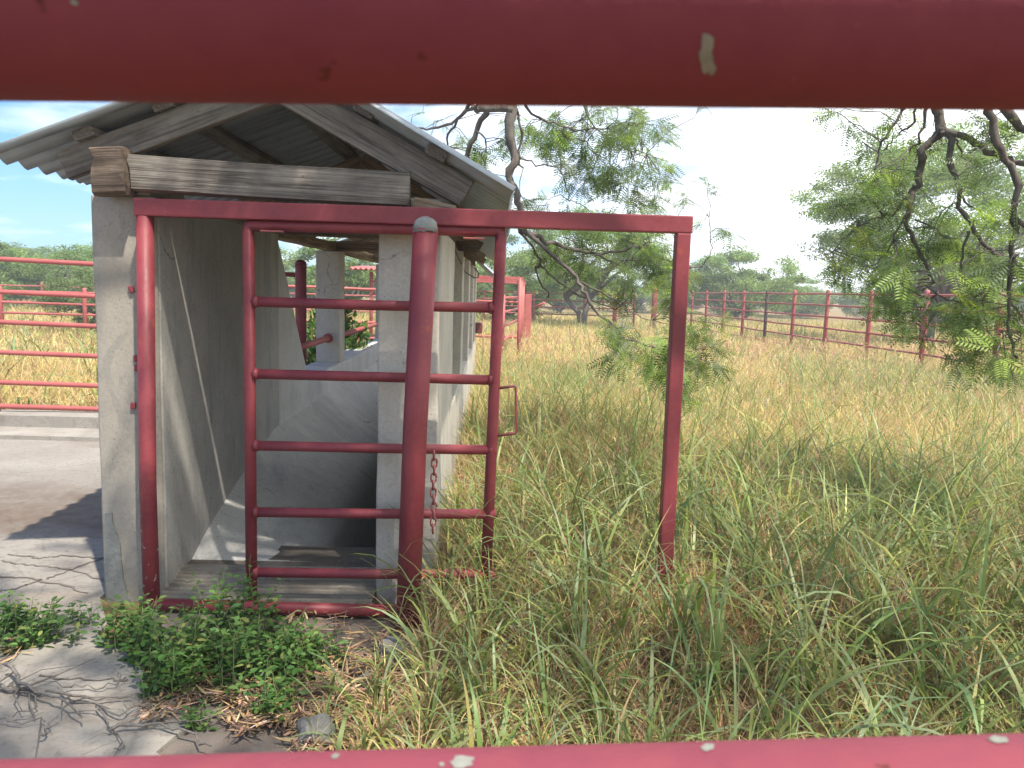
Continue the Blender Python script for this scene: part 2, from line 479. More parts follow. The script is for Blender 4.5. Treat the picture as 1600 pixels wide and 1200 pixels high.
def strip(name, pts, w, z, mat, parent=None):
    """soil-filled crack lying on the slab"""
    vs = []; fs = []
    P = []
    for (a, b) in zip(pts[:-1], pts[1:]):
        for k in range(8):
            t = k/8; P.append(Vector((a[0]+(b[0]-a[0])*t + random.uniform(-.012, .012), a[1]+(b[1]-a[1])*t + random.uniform(-.012, .012), z)))
    P.append(Vector((*pts[-1], z)))
    for i, p in enumerate(P):
        d = (P[min(i+1, len(P)-1)] - P[max(i-1, 0)]).normalized(); n = Vector((-d.y, d.x, 0))
        ww = w*random.uniform(0.4, 1.3)
        vs += [p + n*ww, p - n*ww]
    fs = [(2*i, 2*i+1, 2*i+3, 2*i+2) for i in range(len(P)-1)]
    mb = MB(); mb.add(vs, fs); return mb.build(name, mat, parent)


def px2(pts): return [tuple(PZ(x, y, 0.026)[:2]) for x, y in pts]


for pp in ([(0, 876), (60, 884), (112, 889), (165, 909)], [(-120, 890), (0, 900), (62, 905), (138, 926)], [(70, 905), (112, 889), (168, 870)], [(-100, 935), (20, 920), (66, 905)], [(15, 865), (60, 872), (95, 868), (165, 872)], [(60, 1055), (120, 1060), (200, 1062)]):
    o = strip('crack_soil', px2(pp), 0.007, 0.026, M['soil']); tag(o, kind='structure')

# ------------------------------------------------------------------ red pipe fence (camera looks through it)
def pipe_fence(posts, zs, pr, rr, top, mat, label, n=10, rails=None, postmat=None, name='pipe_fence', group=None, dome=True):
    root = empty(name, (posts[0][0], posts[0][1], 0)); tag(root, label, 'fence', group)
    bpy.context.view_layer.update()
    L = Vector(root.location)
    for i, p in enumerate(posts):
        mb = MB(); gz = p[2] if len(p) > 2 else 0
        jx, jy = random.uniform(-.015, .015), random.uniform(-.015, .015)
        mb.tube([Vector((p[0], p[1], gz - .3)) - L, Vector((p[0] + jx, p[1] + jy, gz + top + random.uniform(-.02, .02))) - L], pr, n, 3 if dome else 0)
        o = mb.build('post', (postmat or {}).get(i, mat), root)
        if postmat and i in postmat: o['label'] = 'dark weathered post'
    for z in zs:
        mb = MB()
        pts = []
        for i, p in enumerate(posts):
            gz = p[2] if len(p) > 2 else 0
            pts.append(Vector((p[0], p[1], gz + z + random.uniform(-.008, .008))) - L)
            if i < len(posts)-1:
                q = posts[i+1]; pts.append((pts[-1] + Vector((q[0], q[1], (q[2] if len(q) > 2 else 0) + z)) - L)/2 + Vector((0, 0, random.uniform(-.008, .004))))
        mb.tube(pts, rr, n)
        mb.build('rail', mat, root)
    return root


def bare_patch(rail, a, b, rad, cx_, cy_, hx, hy, L):
    """grey bare metal spot on a rail: an irregular patch lying on the pipe's surface"""
    ax = (b - a).normalized(); O_ = Vector((0, 0, EYE)); vs = []; n = 16
    k1, k2, p1, p2 = random.uniform(.1, .3), random.uniform(.1, .2), random.uniform(0, 6), random.uniform(0, 6)
    def hit(x, y):
        d = ray(x, y).normalized(); w = O_ - a
        dp = d - ax*d.dot(ax); wp = w - ax*w.dot(ax)
        A, B, C_ = dp.dot(dp), 2*dp.dot(wp), wp.dot(wp) - (rad + .0004)**2
        D = B*B - 4*A*C_
        if D < 0: return None
        return O_ + d*((-B - math.sqrt(D))/(2*A))
    for ring in (0, .5, 1):
        for k in range(n if ring else 1):
            q = 2*math.pi*k/n; rr_ = ring*(1 + k1*math.sin(2*q + p1) + k2*math.sin(5*q + p2))
            h_ = hit(cx_ + hx*rr_*math.cos(q), cy_ + hy*rr_*math.sin(q))
            if h_ is None: return
            vs.append(h_ - L)
    fs = [(0, 1 + k, 1 + (k+1) % n) for k in range(n)] + [(1 + k, 1 + n + k, 1 + n + (k+1) % n, 1 + (k+1) % n) for k in range(n)]
    mb = MB(); mb.add(vs, fs, True); mb.build('bare_patch', M['patch'], rail)


root = empty('pipe_fence', (-1.55, 0.31, 0)); tag(root, 'blurred red pipe fence right in front of the viewer, grey chips in its paint', 'fence')
bpy.context.view_layer.update(); L = Vector(root.location)
def fg(xa, ya, xb, yb, Y, r, up):
    """rail whose lower (up=False) or upper (up=True) silhouette passes the two points"""
    a, b = PY(xa, ya, Y), PY(xb, yb, Y)
    ang = math.atan2(a.z - EYE, Y)
    off = r/math.cos(ang)*1.0
    dz = -off if up else off
    d = (b - a)/(b.x - a.x)
    c = a + Vector((0, 0, dz))
    return c + d*(-1.75 - a.x), c + d*(1.75 - a.x)
for k, (args, mt) in enumerate((((0, 158, 1600, 173, .31, .041, False), 'rednear'), ((0, 1184, 1600, 1143, .31, .041, True), 'rednear'))):
    a, b = fg(*args)
    mb = MB(); mb.tube([a + (b-a)*i/24 - L for i in range(25)], .041, 40); rail = mb.build('rail', M[mt], root)
    for sp in (((1104, 82, 13, 26), (1110, 104, 9, 12), (116, 4, 6, 5)) if k == 0 else ((722, 1190, 22, 8), (1106, 1167, 10, 6), (1066, 1161, 13, 4), (1142, 1157, 8, 3), (1560, 1155, 15, 6), (524, 1181, 7, 4), (690, 1194, 5, 3))):
        bare_patch(rail, a, b, .041, *sp, L)
for z in (1.0, 0.7, 0.4, 0.15):
    mb = MB(); mb.tube([Vector((-1.75, .31, z)) - L, Vector((1.75, .31, z)) - L], .036, 24); mb.build('rail', M['rednear'], root)
for x in (-1.5, 1.5):
    mb = MB(); mb.tube([Vector((x, .40, -.3)) - L, Vector((x, .40, 1.72)) - L], .045, 24, 4); mb.build('post', M['rednear'], root)

# ------------------------------------------------------------------ gate frame, mid post, sliding gate
GY = 3.40
def gp(x, y, dy=0.0): return PY(x, y, GY + dy)
root = empty('portal_frame', (-1.50, GY, 0)); tag(root, 'red steel frame with a square top beam against the front of the concrete shelter', 'gate frame')
bpy.context.view_layer.update(); L = Vector(root.location)
tl, tr = gp(213, 324), gp(1080, 352)
a = Vector((tl.x, GY, tl.z)); b = Vector((tr.x, GY, tr.z))
mb = MB(); mb.beam(a - L, b - L, .066, .074, bev=.006); mb.build('top_beam', M['red'], root)
lb = gp(238, 960)
mb = MB(); mb.tube([Vector((lb.x, GY, -.2)) - L, Vector((lb.x-.004, GY, .6)) - L, Vector((a.x+.036, GY, a.z-.037)) - L], .036, 20); o = mb.build('post', M['redlow'], root); o['label'] = 'left post with peeling paint at its foot'
rb = gp(1041, 890)
mb = MB(); mb.beam(Vector((rb.x-.008, GY, -.2)) - L, Vector((b.x-.036, GY, b.z-.037)) - L, .062, .068, up=(0, 1, 0), bev=.007); mb.build('post', M['red'], root)
s0, s1 = gp(238, 978, -.02), gp(640, 984, -.1)
mb = MB(); mb.tube([Vector((s0.x, GY-.01, .035)) - L, Vector((s1.x, GY-.06, .045)) - L], .028, 16); mb.build('sill_pipe', M['red'], root)

root = empty('gate_post', (-.34, 3.24, 0)); tag(root, 'thick red round steel post with a grey mortar cap, in front of the gate', 'post')
bpy.context.view_layer.update(); L = Vector(root.location)
mt_, mbm = PY(665, 358, 3.24), PY(634, 992, 3.24)
mb = MB(); mb.tube([Vector((mbm.x, 3.24, -.3)) - L, Vector(((mbm.x+mt_.x)/2-.002, 3.24, .9)) - L, Vector((mt_.x, 3.24, mt_.z)) - L], .052, 28); mb.build('shaft', M['red'], root)
mb = MB()
for k in range(1):
    mb.tube([Vector((mt_.x, 3.24, mt_.z-.012)) - L, Vector((mt_.x, 3.24, mt_.z+.012)) - L], [.0535, .050], 22, 3)
mb.v = [(x + random.uniform(-.003, .003), y + random.uniform(-.003, .003), z + random.uniform(-.004, .004)) for x, y, z in mb.v]
mb.build('mortar_cap', M['rough'], root)

root = empty('sliding_gate', (-1.05, GY + .01, 0)); tag(root, 'red pipe gate of six rails with a rod handle, under the square beam', 'gate')
bpy.context.view_layer.update(); L = Vector(root.location)
SY = .012
mb = MB()
c0, c1 = gp(388, 352, SY), gp(783, 361, SY)
e0, e1 = gp(394, 1000, SY), gp(757, 960, SY)
bend = .03
pts = [Vector((e0.x, c0.y, .06)), Vector((c0.x + (e0.x-c0.x)*.5, c0.y, .9)), Vector((c0.x, c0.y, c0.z-.012)), Vector((c0.x+.003, c0.y, c0.z-.003)), Vector((c0.x+.012, c0.y, c0.z))]
pts += [Vector((c1.x-.012, c1.y, c1.z)), Vector((c1.x-.003, c1.y, c1.z-.003)), Vector((c1.x, c1.y, c1.z-.012)), Vector((c1.x + (e1.x-c1.x)*.5, c1.y, .9)), Vector((e1.x, c1.y, .06))]
mb.tube([p - L for p in pts], .0255, 18); mb.build('outer_frame', M['red'], root)
for i, (ya, yb, mt) in enumerate(((471, 481, 'red'), (584, 594, 'red'), (696, 703, 'red'), (800, 803, 'redlow'), (894, 897, 'redlow'))):
    p, q = gp(392, ya, SY), gp(775, yb, SY)
    mb = MB(); mb.tube([p - L, (p+q)/2 - L + Vector((0, 0, random.uniform(-.004, .002))), q - L], .0225, 16)
    for e in (p, q):      # weld beads
        sgn = 1 if e is p else -1
        mb.tube([e - L + Vector((sgn*.016, 0, 0)), e - L + Vector((sgn*.036, 0, 0))], [.0305, .0235], 14)
    mb.build('rail', M['red'], root)
h = [gp(776, 607, SY), gp(806, 603, SY), gp(807, 677, SY), gp(774, 681, SY)]
mb = MB(); mb.tube([h[0]-L, h[1]-L-Vector((.006, 0, 0)), h[1]-L-Vector((0, 0, .006)), h[2]-L+Vector((0, 0, .006)), h[2]-L-Vector((.006, 0, 0)), h[3]-L], .0065, 10); mb.build('handle', M['rust'], root)
for x0, x1, y in ((409, 444, 361), (724, 757, 372)):
    p, q = gp(x0, y, SY-.02), gp(x1, y+1, SY-.02)
    mb = MB(); mb.box((p+q)/2 - L, ((q-p).length, .05, .006), bev=.001); mb.build('rub_plate', M['redfar'], root)

# chain hanging from the mid post
root = empty('chain', PY(677, 700, 3.20)); tag(root, 'short rusty chain hanging down the side of the thick red post', 'chain')
bpy.context.view_layer.update(); L = Vector(root.location)
top, bot = PY(678, 706, 3.20), PY(677, 832, 3.20)
nl = 11
for i in range(nl):
    t = (i + .5)/nl; c = top.lerp(bot, t) + Vector((math.sin(i*1.1)*.002, 0, 0))
    ang = R(20) if i % 2 else R(100)
    u = Vector((math.cos(ang), math.sin(ang), 0))
    pts = []
    for k in range(17):
        q = 2*math.pi*k/16; hw = .0115; hh = .020
        cx_, sz_ = math.cos(q), math.sin(q)
        pts.append(c + u*hw*math.copysign(abs(cx_)**.7, cx_) + Vector((0, 0, 1))*hh*math.copysign(abs(sz_)**.8, sz_) - L)
    mb = MB(); mb.tube(pts, .0042, 8); mb.build('link', M['rust'], root)

# ------------------------------------------------------------------ dip shelter
S = empty('dip_shelter', (-1.0, 3.5, 0)); tag(S, 'small cream concrete shelter with corrugated tin gable roof on grey timbers', 'shelter')
bpy.context.view_layer.update(); SL = Vector(S.location)
XL0, XL1, XR0, XR1 = -1.785, -1.505, -.525, -.243
YF, YB = 3.50, 11.9


def rough_wall(name, poly, ax, a, b, mat, amp=.004, sub=.12):
    """prism whose faces are subdivided and slightly uneven, like hand-laid plaster"""
    mb = MB(); mb.prism(poly, ax, a, b)
    bm = bmesh.new()
    vs = [bm.verts.new(Vector(v) - SL) for v in mb.v]
    for f in mb.f: bm.faces.new([vs[i] for i in f])
    bmesh.ops.recalc_face_normals(bm, faces=bm.faces)
    bmesh.ops.bevel(bm, geom=list(bm.edges), offset=.012, segments=3, affect='EDGES', profile=.5)
    bmesh.ops.triangulate(bm, faces=[f for f in bm.faces if len(f.verts) > 4])
    for _ in range(4):
        es = [e for e in bm.edges if e.calc_length() > sub]
        if not es: break
        bmesh.ops.subdivide_edges(bm, edges=es, cuts=1, use_grid_fill=True)
    from mathutils import noise as mn
    for v in bm.verts:
        v.co += mn.noise_vector(v.co*2.1)*amp*1.6 + mn.noise_vector(v.co*7.0)*amp*.5
    me = bpy.data.meshes.new(name); bm.to_mesh(me); bm.free()
    me.polygons.foreach_set('use_smooth', [True]*len(me.polygons))
    me.materials.append(mat)
    return link(bpy.data.objects.new(name, me), S)


# left wall: full height at the front, sloping cut, then low wall (profile in Y-Z, extruded along X)
rough_wall('front_wall', [(YF, -.1), (5.44, -.1), (5.44, 1.86), (YF, 1.87)], 'x', XL0, XL1, M['plaster'])
rough_wall('wall_cap', [(XL0 + .012, 1.872), (XL1 - .02, 1.872), (XL1 - .02, 2.03), (XL0 + .03, 1.985)], 'y', YF + .014, YF + .40, M['plaster'])
rough_wall('low_wall', [(5.44, -.1), (YB, -.1), (YB, .735), (6.38, .735), (5.44, 1.86)], 'x', XL0 + .012, XL1 - .004, M['inner_lit'])
# inner face of the front wall: darker stained render skin on the passage side
mb = MB(); mb.prism([(YF + .016, .02), (5.43, .02), (5.43, 1.84), (YF + .016, 1.84)], 'x', XL1 - .01, XL1 + .010)
o = mb.build('render_skin', M['inner'], S); o.data.transform(Matrix.Translation(-SL)); o['label'] = 'dark stained plaster on the passage side of the left wall'
# vat side: sloping slab
mb = MB(); vs = []; fs = []
ST = [(3.80 + .15*k, .10 + .40*min(1, (k/10))**.8) for k in range(11)] + [(7, .52), (9, .52), (YB, .52)]
for (yy, zt) in ST:
    lo = .10 - .05*min(1, (yy - 3.8)/.3)
    vs += [(XL1 + .012, yy, zt)] + [(XL1 + .012 + (-.885 - XL1 - .012)*q, yy, zt + (lo - zt)*(q + .10*math.sin(q*math.pi))) for q in (.2, .4, .6, .8)] + [(-.885, yy, lo), (-.885, yy, -1.2)]
for k in range(len(ST)-1):
    for q in range(6): a_ = k*7 + q; fs.append((a_, a_+1, a_+8, a_+7))
mb.add(vs, fs, True)
o = mb.build('sloping_vat_side', M['inner_lit'], S); o.data.transform(Matrix.Translation(-SL))
mb = MB(); mb.prism([(XR0 - .02, -1.2), (XR0 - .02, .73), (XR0, .73), (XR0, -1.2)], 'y', 3.92, YB)
o = mb.build('vat_side', M['pit'], S); o.data.transform(Matrix.Translation(-SL))
mb = MB(); mb.prism([(3.99, -.62), (3.99, -.7), (6.5, -1.15), (YB, -1.15), (YB, -1.05), (6.5, -1.05)], 'x', -.885, XR0 - .02)
o = mb.build('vat_floor', M['pit'], S); o.data.transform(Matrix.Translation(-SL))
mb = MB(); mb.prism([(-.885, -.7), (XR0 - .02, -.7), (XR0 - .02, -.1), (-.885, -.1)], 'y', 3.97, 4.045)
o = mb.build('vat_lip', M['pit'], S); o.data.transform(Matrix.Translation(-SL))
# end wall of the vat
mb = MB(); mb.prism([(XL1, -1.2), (XR0, -1.2), (XR0, .3), (XL1, .3)], 'y', YB - .02, YB + .12)
o = mb.build('end_wall', M['plaster'], S); o.data.transform(Matrix.Translation(-SL))
# entry slabs
mb = MB(); mb.prism([(YF + .18, -.1), (4.05, -.1), (4.05, .096), (YF + .18, .100)], 'x', XL1 - .01, XR0 + .01)
o = mb.build('rear_floor', M['dirt'], S); o.data.transform(Matrix.Translation(-SL))
prof = [(YF - .10, -.1)]
y = YF - .10
while y < YF + .175:
    prof += [(y, .045 + (y-YF+.1)*.22), (y + .022, .045 + (y-YF+.1)*.22), (y + .025, .034 + (y-YF+.1)*.22), (y + .031, .034 + (y-YF+.1)*.22)]
    y += .034
prof += [(y, .112), (y, -.1)]
mb = MB(); mb.prism(prof, 'x', XL1 - .0, XR0 + .0)
o = mb.build('grooved_step', M['step'], S); o.data.transform(Matrix.Translation(-SL))
# right wall + pillars
rough_wall('front_pillar', [(XR0, -.1), (XR1, -.1), (XR1, 1.9), (XR0, 1.9)], 'y', YF + .03, YF + .33, M['cream'], .004)
rough_wall('side_wall', [(YF + .34, -.1), (YB, -.1), (YB, .735), (5.05, .735), (5.05, 1.8), (YF + .34, 1.8)], 'x', XR0 + .0, XR1 - .012, M['cream'])
for Y in (7.70, 11.6):
    rough_wall('pillar', [(XL0 + .03, .73), (XL1 - .01, .73), (XL1 - .01, 1.84), (XL0 + .03, 1.84)], 'y', Y, Y + .26, M['cream'], .004)
for Y in (6.45, 8.3, 10.1, 11.55):
    rough_wall('pillar', [(XR0 + .01, .73), (XR1 - .012, .73), (XR1 - .012, 1.82), (XR0 + .01, 1.82)], 'y', Y, Y + .28, M['cream'], .004)
# grey patch of bare block at the foot of the left wall
zz = [(165, 801), (176, 801), (177, 815), (181, 828), (189, 850), (190, 872), (194, 905), (200, 930), (214, 965), (170, 965), (168, 930), (166, 880)]
pz = [PY(x, y, YF) for x, y in zz]
pp = [(max(p.x, XL0 - .006), max(p.z, -.02)) for p in pz]
mb = MB(); mb.prism(pp, 'y', YF - .009, YF + .02); mb.prism([(XL0 - .008, -.02), (XL0 - .008, .5), (XL0 + .004, .5), (XL0 + .004, -.02)], 'y', YF + .021, YF + .5)
o = mb.build('bare_block_patch', M['rough'], S); o.data.transform(Matrix.Translation(-SL))


def timber(name, a, b, w, h, mat, up=(0, 0, 1), jagend=0.0, amp=.004):
    """weathered beam: its own local X runs along the grain"""
    a, b, up = Vector(a), Vector(b), Vector(up)
    x = (b - a).normalized(); y = up.cross(x).normalized(); z = x.cross(y)
    Ln = (b - a).length; nx = max(3, int(Ln/.05)); ny = 5
    from mathutils import noise as mn
    bm = bmesh.new(); rings = []
    off = Vector((random.random()*50, 0, 0))
    cs = []
    for k in range(ny): cs.append((-.5 + k/ny, -.5))
    for k in range(ny): cs.append((.5, -.5 + k/ny))
    for k in range(ny): cs.append((.5 - k/ny, .5))
    for k in range(ny): cs.append((-.5, .5 - k/ny))
    for i in range(nx+1):
        r = []
        for (u, v) in cs:
            p = Vector((-Ln/2 + Ln*i/nx, u*w, v*h))
            corner = 1 - .07*(abs(u*v)*4)**4
            p.y *= corner; p.z *= corner
            q = Vector((p.x*1.5, p.y*9, p.z*9)) + off
            p += Vector((0, mn.noise(q), mn.noise(q + Vector((9, 3, 1)))))*amp*1.5
            p.z += mn.noise(Vector((p.x*2, 0, 0)) + off)*amp*1.2
            if i in (0, nx) and jagend:
                p.x += mn.noise(q*2.0 + Vector((4, 7, 2)))*jagend
            r.append(bm.verts.new(p))
        rings.append(r)
    m = len(cs)
    for i in range(nx):
        for k in range(m): bm.faces.new((rings[i][k], rings[i][(k+1) % m], rings[i+1][(k+1) % m], rings[i+1][k]))
    bm.faces.new(list(reversed(rings[0]))); bm.faces.new(rings[-1])
    bmesh.ops.recalc_face_normals(bm, faces=bm.faces)
    me = bpy.data.meshes.new(name); bm.to_mesh(me); bm.free()
    me.materials.append(mat)
    o = bpy.data.objects.new(name, me)
    o.matrix_local = Matrix.Translation((a + b)/2 - SL) @ Matrix((x, y, z)).transposed().to_4x4()
    return link(o, S)


# front truss
timber('tie_beam', (-1.575, 3.455, 1.957), (-.375, 3.455, 1.925), .10, .148, M['wood'], jagend=.03)
o = timber('beam_end_block', (-1.705, 3.43, 1.945), (-1.585, 3.43, 1.952), .14, .19, M['woodrot'], jagend=.045, amp=.02); o['label'] = 'broken splintered beam end'
timber('tie_beam', (-1.70, 3.62, 1.95), (-.42, 3.62, 1.945), .09, .11, M['woodwarm'])
RID = Vector((-.95, 0, 2.375))
LE = Vector((-1.885, 0, 1.985)); RE = Vector((-.13, 0, 1.925))
timber('rafter', (LE.x, 3.50, LE.z), (RID.x + .01, 3.50, RID.z - .015), .055, .125, M['wood'], jagend=.015)
timber('rafter', (RE.x, 3.50, RE.z), (RID.x - .01, 3.50, RID.z - .02), .055, .135, M['wood'], jagend=.015)
for Y in (5.6, 7.83, 10.38, 11.75):
    timber('rafter', (LE.x, Y, LE.z), (RID.x, Y, RID.z), .05, .10, M['woodwarm'])
    timber('rafter', (RE.x, Y, RE.z), (RID.x, Y, RID.z), .05, .10, M['woodwarm'])
    timber('tie_beam', (-1.72, Y + .09, 1.90), (-.28, Y + .09, 1.90), .07, .10, M['woodwarm'])
timber('wall_plate', (-1.65, 5.0, 1.885), (-1.65, YB, 1.885), .12, .09, M['woodwarm'])
timber('wall_plate', (-.385, 3.9, 1.87), (-.385, YB, 1.87), .12, .09, M['woodwarm'])
def on_slope(t, left, dz):
    e = LE if left else RE
    p = e.lerp(RID, t); return Vector((p.x, 0, p.z + dz))
for left, t, y0 in ((True, .12, 3.44), (True, .47, 3.46), (True, .90, 3.46), (False, .16, 3.42), (False, .55, 3.45), (False, .90, 3.46)):
    p = on_slope(t, left, .088)
    n = Vector((-.38, 0, 1)) if left else Vector((.52, 0, 1))
    timber('purlin', (p.x, y0, p.z), (p.x, YB + .05, p.z), .095, .045, M['wood'], up=n.normalized(), jagend=.01)
timber('strut', (-.36, 3.50, 1.86), (-.18, 3.50, 1.83), .10, .08, M['woodwarm'])


# corrugated roof sheets
def sheet_mesh(name, wdt, length, lam=.150, amp=.026, nx=8, per=8):
    ny = int(wdt/lam*per)
    V = []; Q = []
    for j in range(ny+1):
        yy = wdt*j/ny
        for i in range(nx+1):
            V.append((length*i/nx, yy, amp*math.sin(2*math.pi*yy/lam)))
    for j in range(ny):
        for i in range(nx):
            a = j*(nx+1)+i; Q.append((a, a+1, a+nx+2, a+nx+1))
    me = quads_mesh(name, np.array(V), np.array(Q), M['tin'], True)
    return me
RT = Vector((-.95, 0, 2.485)); EL_ = Vector((-2.20, 0, 2.005)); ER_ = Vector((.10, 0, 1.908))
for left in (True, False):
    e = EL_ if left else ER_
    d = (e - RT); Ln = d.length; d.normalize()
    me = sheet_mesh('roof_sheet', .945, Ln)
    yv = Vector((0, 1, 0))
    nz = d.cross(yv).normalized()
    k = 0; Y = 3.36
    while Y < YB - .1:
        if left and k in (6, 7):        # two sheets left out near the far end to brighten the trough inside
            k += 1; Y += .845; continue
        o = bpy.data.objects.new('roof_sheet', me)
        lift = .006*(k % 2) + random.uniform(-.002, .002)
        up = nz if nz.z > 0 else -nz
        o.matrix_local = Matrix.Translation(Vector((RT.x, Y, RT.z + lift)) + d*random.uniform(-.03, 0) - SL) @ Matrix((d, yv, nz)).transposed().to_4x4()
        sm = o.modifiers.new('thick', 'SOLIDIFY'); sm.thickness = .0025; sm.offset = 0
        link(o, S)
        k += 1; Y += .845
    # bent loose sheet at the far end on the right
    if not left:
        me2 = sheet_mesh('roof_sheet', .8, Ln*.8)
        for v in me2.vertices:
            v.co.z -= .18*(v.co.x/Ln)**2*(1 + math.sin(v.co.y*5)*.3)
        o = bpy.data.objects.new('roof_sheet', me2)
        o.matrix_local = Matrix.Translation(Vector((RT.x, YB + .1, RT.z - .08)) + d*.2 - SL) @ Matrix((d, yv, nz)).transposed().to_4x4()
        link(o, S)
mb = MB(); mb.prism([(-1.10, 2.452), (-.95, 2.522), (-.80, 2.440), (-.80, 2.436), (-.95, 2.516), (-1.10, 2.448)], 'y', 3.33, YB + .1)
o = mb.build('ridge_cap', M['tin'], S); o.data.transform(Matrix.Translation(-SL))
# red pipe handrails between the pillars, with flanges
for X, z, segs in ((-1.63, .97, ((6.35, 7.69), (7.97, 11.6))), (-.39, .97, ((6.74, 8.29), (8.59, 10.09), (10.39, 11.54)))):
    for y0, y1 in segs:
        mb = MB(); mb.tube([Vector((X, y0, z)) - SL, Vector((X, y1, z + .01)) - SL], .030, 12)
        mb.tube([Vector((X, y1 - .02, z + .01)) - SL, Vector((X, y1, z + .01)) - SL], .048, 14)
        mb.build('handrail', M['redfar'], S)
mb = MB(); mb.box(Vector((-.20, 11.75, .93)) - SL, (.10, .35, .16), bev=.01); o = mb.build('bracket', M['rust'], S)
# string and torn ceiling board at the far right eave
p = [PY(705, 378, 5.2), PY(716, 402, 6.2), PY(727, 425, 6.8), PY(741, 434, 6.9), PY(747, 434, 6.9), PY(748, 426, 6.9), PY(741, 418, 6.9)]
mb = MB(); mb.tube([q - SL for q in p], .006, 6); mb.build('loose_cord', M['string'], S)
rag = [PY(708, 377, 6.5), PY(752, 383, 6.5), PY(742, 397, 6.4), PY(752, 402, 6.4), PY(738, 410, 6.5), PY(720, 398, 6.6)]
mb = MB(); n = len(rag)
mb.add([q - SL for q in rag] + [q - SL + Vector((0, .02, .012)) for q in rag], [tuple(range(n)), tuple(range(2*n-1, n-1, -1))] + [(i, (i+1) % n, (i+1) % n + n, i+n) for i in range(n)])
mb.build('torn_board', M['woodwarm'], S)
# weld brackets on the left wall by the gate post
for (x, y) in ((205, 452), (213, 560), (214, 575), (208, 634)):
    p = PY(x, y, YF - .004)
    mb = MB(); mb.box(p - SL, (.022, .012, .03), Matrix.Rotation(random.uniform(-.5, .5), 3, 'Y'), .004); mb.build('weld_tab', M['redlow'], S)

# ------------------------------------------------------------------ fences
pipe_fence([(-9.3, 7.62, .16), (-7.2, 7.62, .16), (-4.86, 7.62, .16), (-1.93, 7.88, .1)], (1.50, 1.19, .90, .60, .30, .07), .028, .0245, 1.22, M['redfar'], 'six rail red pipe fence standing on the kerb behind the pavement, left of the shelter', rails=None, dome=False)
root = empty('fence_post', (-1.93, 7.62, 0)); tag(root, 'stout round capped red post standing behind the sloping wall inside the shelter', 'post')
mb = MB(); p = PY(470, 412, 7.75); q = PY(470, 600, 7.75); mb.tube([Vector((q.x, 7.75, -.2)), Vector((p.x, 7.75, p.z))], .055, 18, 4); o = mb.build('shaft', M['red'], root); o.data.transform(Matrix.Translation((1.93, -7.62, 0)))
mb = MB(); mb.tube([Vector((p.x, 7.75, p.z - .04)), Vector((p.x, 7.75, p.z - .01))], .058, 18); o = mb.build('collar', M['red'], root); o.data.transform(Matrix.Translation((1.93, -7.62, 0)))

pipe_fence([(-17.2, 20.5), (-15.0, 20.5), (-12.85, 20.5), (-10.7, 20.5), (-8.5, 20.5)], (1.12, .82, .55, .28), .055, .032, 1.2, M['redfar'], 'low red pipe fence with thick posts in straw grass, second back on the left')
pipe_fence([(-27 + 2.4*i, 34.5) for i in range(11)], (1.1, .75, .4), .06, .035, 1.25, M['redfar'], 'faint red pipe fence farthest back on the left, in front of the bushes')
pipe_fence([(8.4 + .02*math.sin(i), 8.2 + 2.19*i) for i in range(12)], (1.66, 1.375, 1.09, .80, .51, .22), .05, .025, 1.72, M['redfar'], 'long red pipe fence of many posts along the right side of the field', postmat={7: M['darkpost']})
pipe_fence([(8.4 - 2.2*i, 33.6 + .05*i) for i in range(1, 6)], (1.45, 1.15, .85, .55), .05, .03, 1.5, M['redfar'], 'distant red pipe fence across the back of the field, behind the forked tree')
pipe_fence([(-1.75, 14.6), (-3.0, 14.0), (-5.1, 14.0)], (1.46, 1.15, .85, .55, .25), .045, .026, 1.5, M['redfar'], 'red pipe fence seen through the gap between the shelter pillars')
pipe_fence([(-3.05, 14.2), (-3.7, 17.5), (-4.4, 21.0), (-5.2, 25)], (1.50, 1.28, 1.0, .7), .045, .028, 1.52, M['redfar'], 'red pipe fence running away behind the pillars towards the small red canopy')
for X, Y, top, lab, rr in ((6.4, 30.5, 1.98, 'tall red post with a wide head in the middle of the back fence', .11), (4.95, 31.2, 1.45, 'short red post beside the trunk of the forked tree', .09)):
    root = empty('fence_post', (X, Y, 0)); tag(root, lab, 'post')
    mb = MB(); mb.tube([(0, 0, -.2), (.02, 0, top)], rr, 12, 3); mb.build('shaft', M['redfar'], root)
    mb = MB(); mb.tube([(-.0, 0, top - .3), (.0, 0, top - .24)], rr + .03, 12); mb.build('collar', M['redfar'], root)

# cattle chute: two portal frames, slatted sides, sheet gate
C = empty('cattle_chute', (.1, 16, 0)); tag(C, 'red pipe cattle chute with portal frames, beyond the far end of the shelter', 'cattle chute')
bpy.context.view_layer.update(); CL = Vector(C.location)
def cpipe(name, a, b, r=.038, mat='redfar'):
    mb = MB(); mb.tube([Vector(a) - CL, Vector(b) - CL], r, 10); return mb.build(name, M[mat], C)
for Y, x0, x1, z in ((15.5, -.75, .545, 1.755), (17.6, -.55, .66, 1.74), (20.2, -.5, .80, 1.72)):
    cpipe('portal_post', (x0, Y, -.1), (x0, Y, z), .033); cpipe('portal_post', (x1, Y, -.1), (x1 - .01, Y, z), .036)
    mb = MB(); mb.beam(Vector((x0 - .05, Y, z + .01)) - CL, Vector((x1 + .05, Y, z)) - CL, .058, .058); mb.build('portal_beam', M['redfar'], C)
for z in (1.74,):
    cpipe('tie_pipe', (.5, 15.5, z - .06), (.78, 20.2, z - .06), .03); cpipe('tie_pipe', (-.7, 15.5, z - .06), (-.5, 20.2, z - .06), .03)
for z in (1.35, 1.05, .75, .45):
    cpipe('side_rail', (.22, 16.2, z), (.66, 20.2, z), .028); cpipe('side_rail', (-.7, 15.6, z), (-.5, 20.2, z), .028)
cpipe('inner_post', (.22, 16.2, -.1), (.22, 16.2, 1.42), .045)
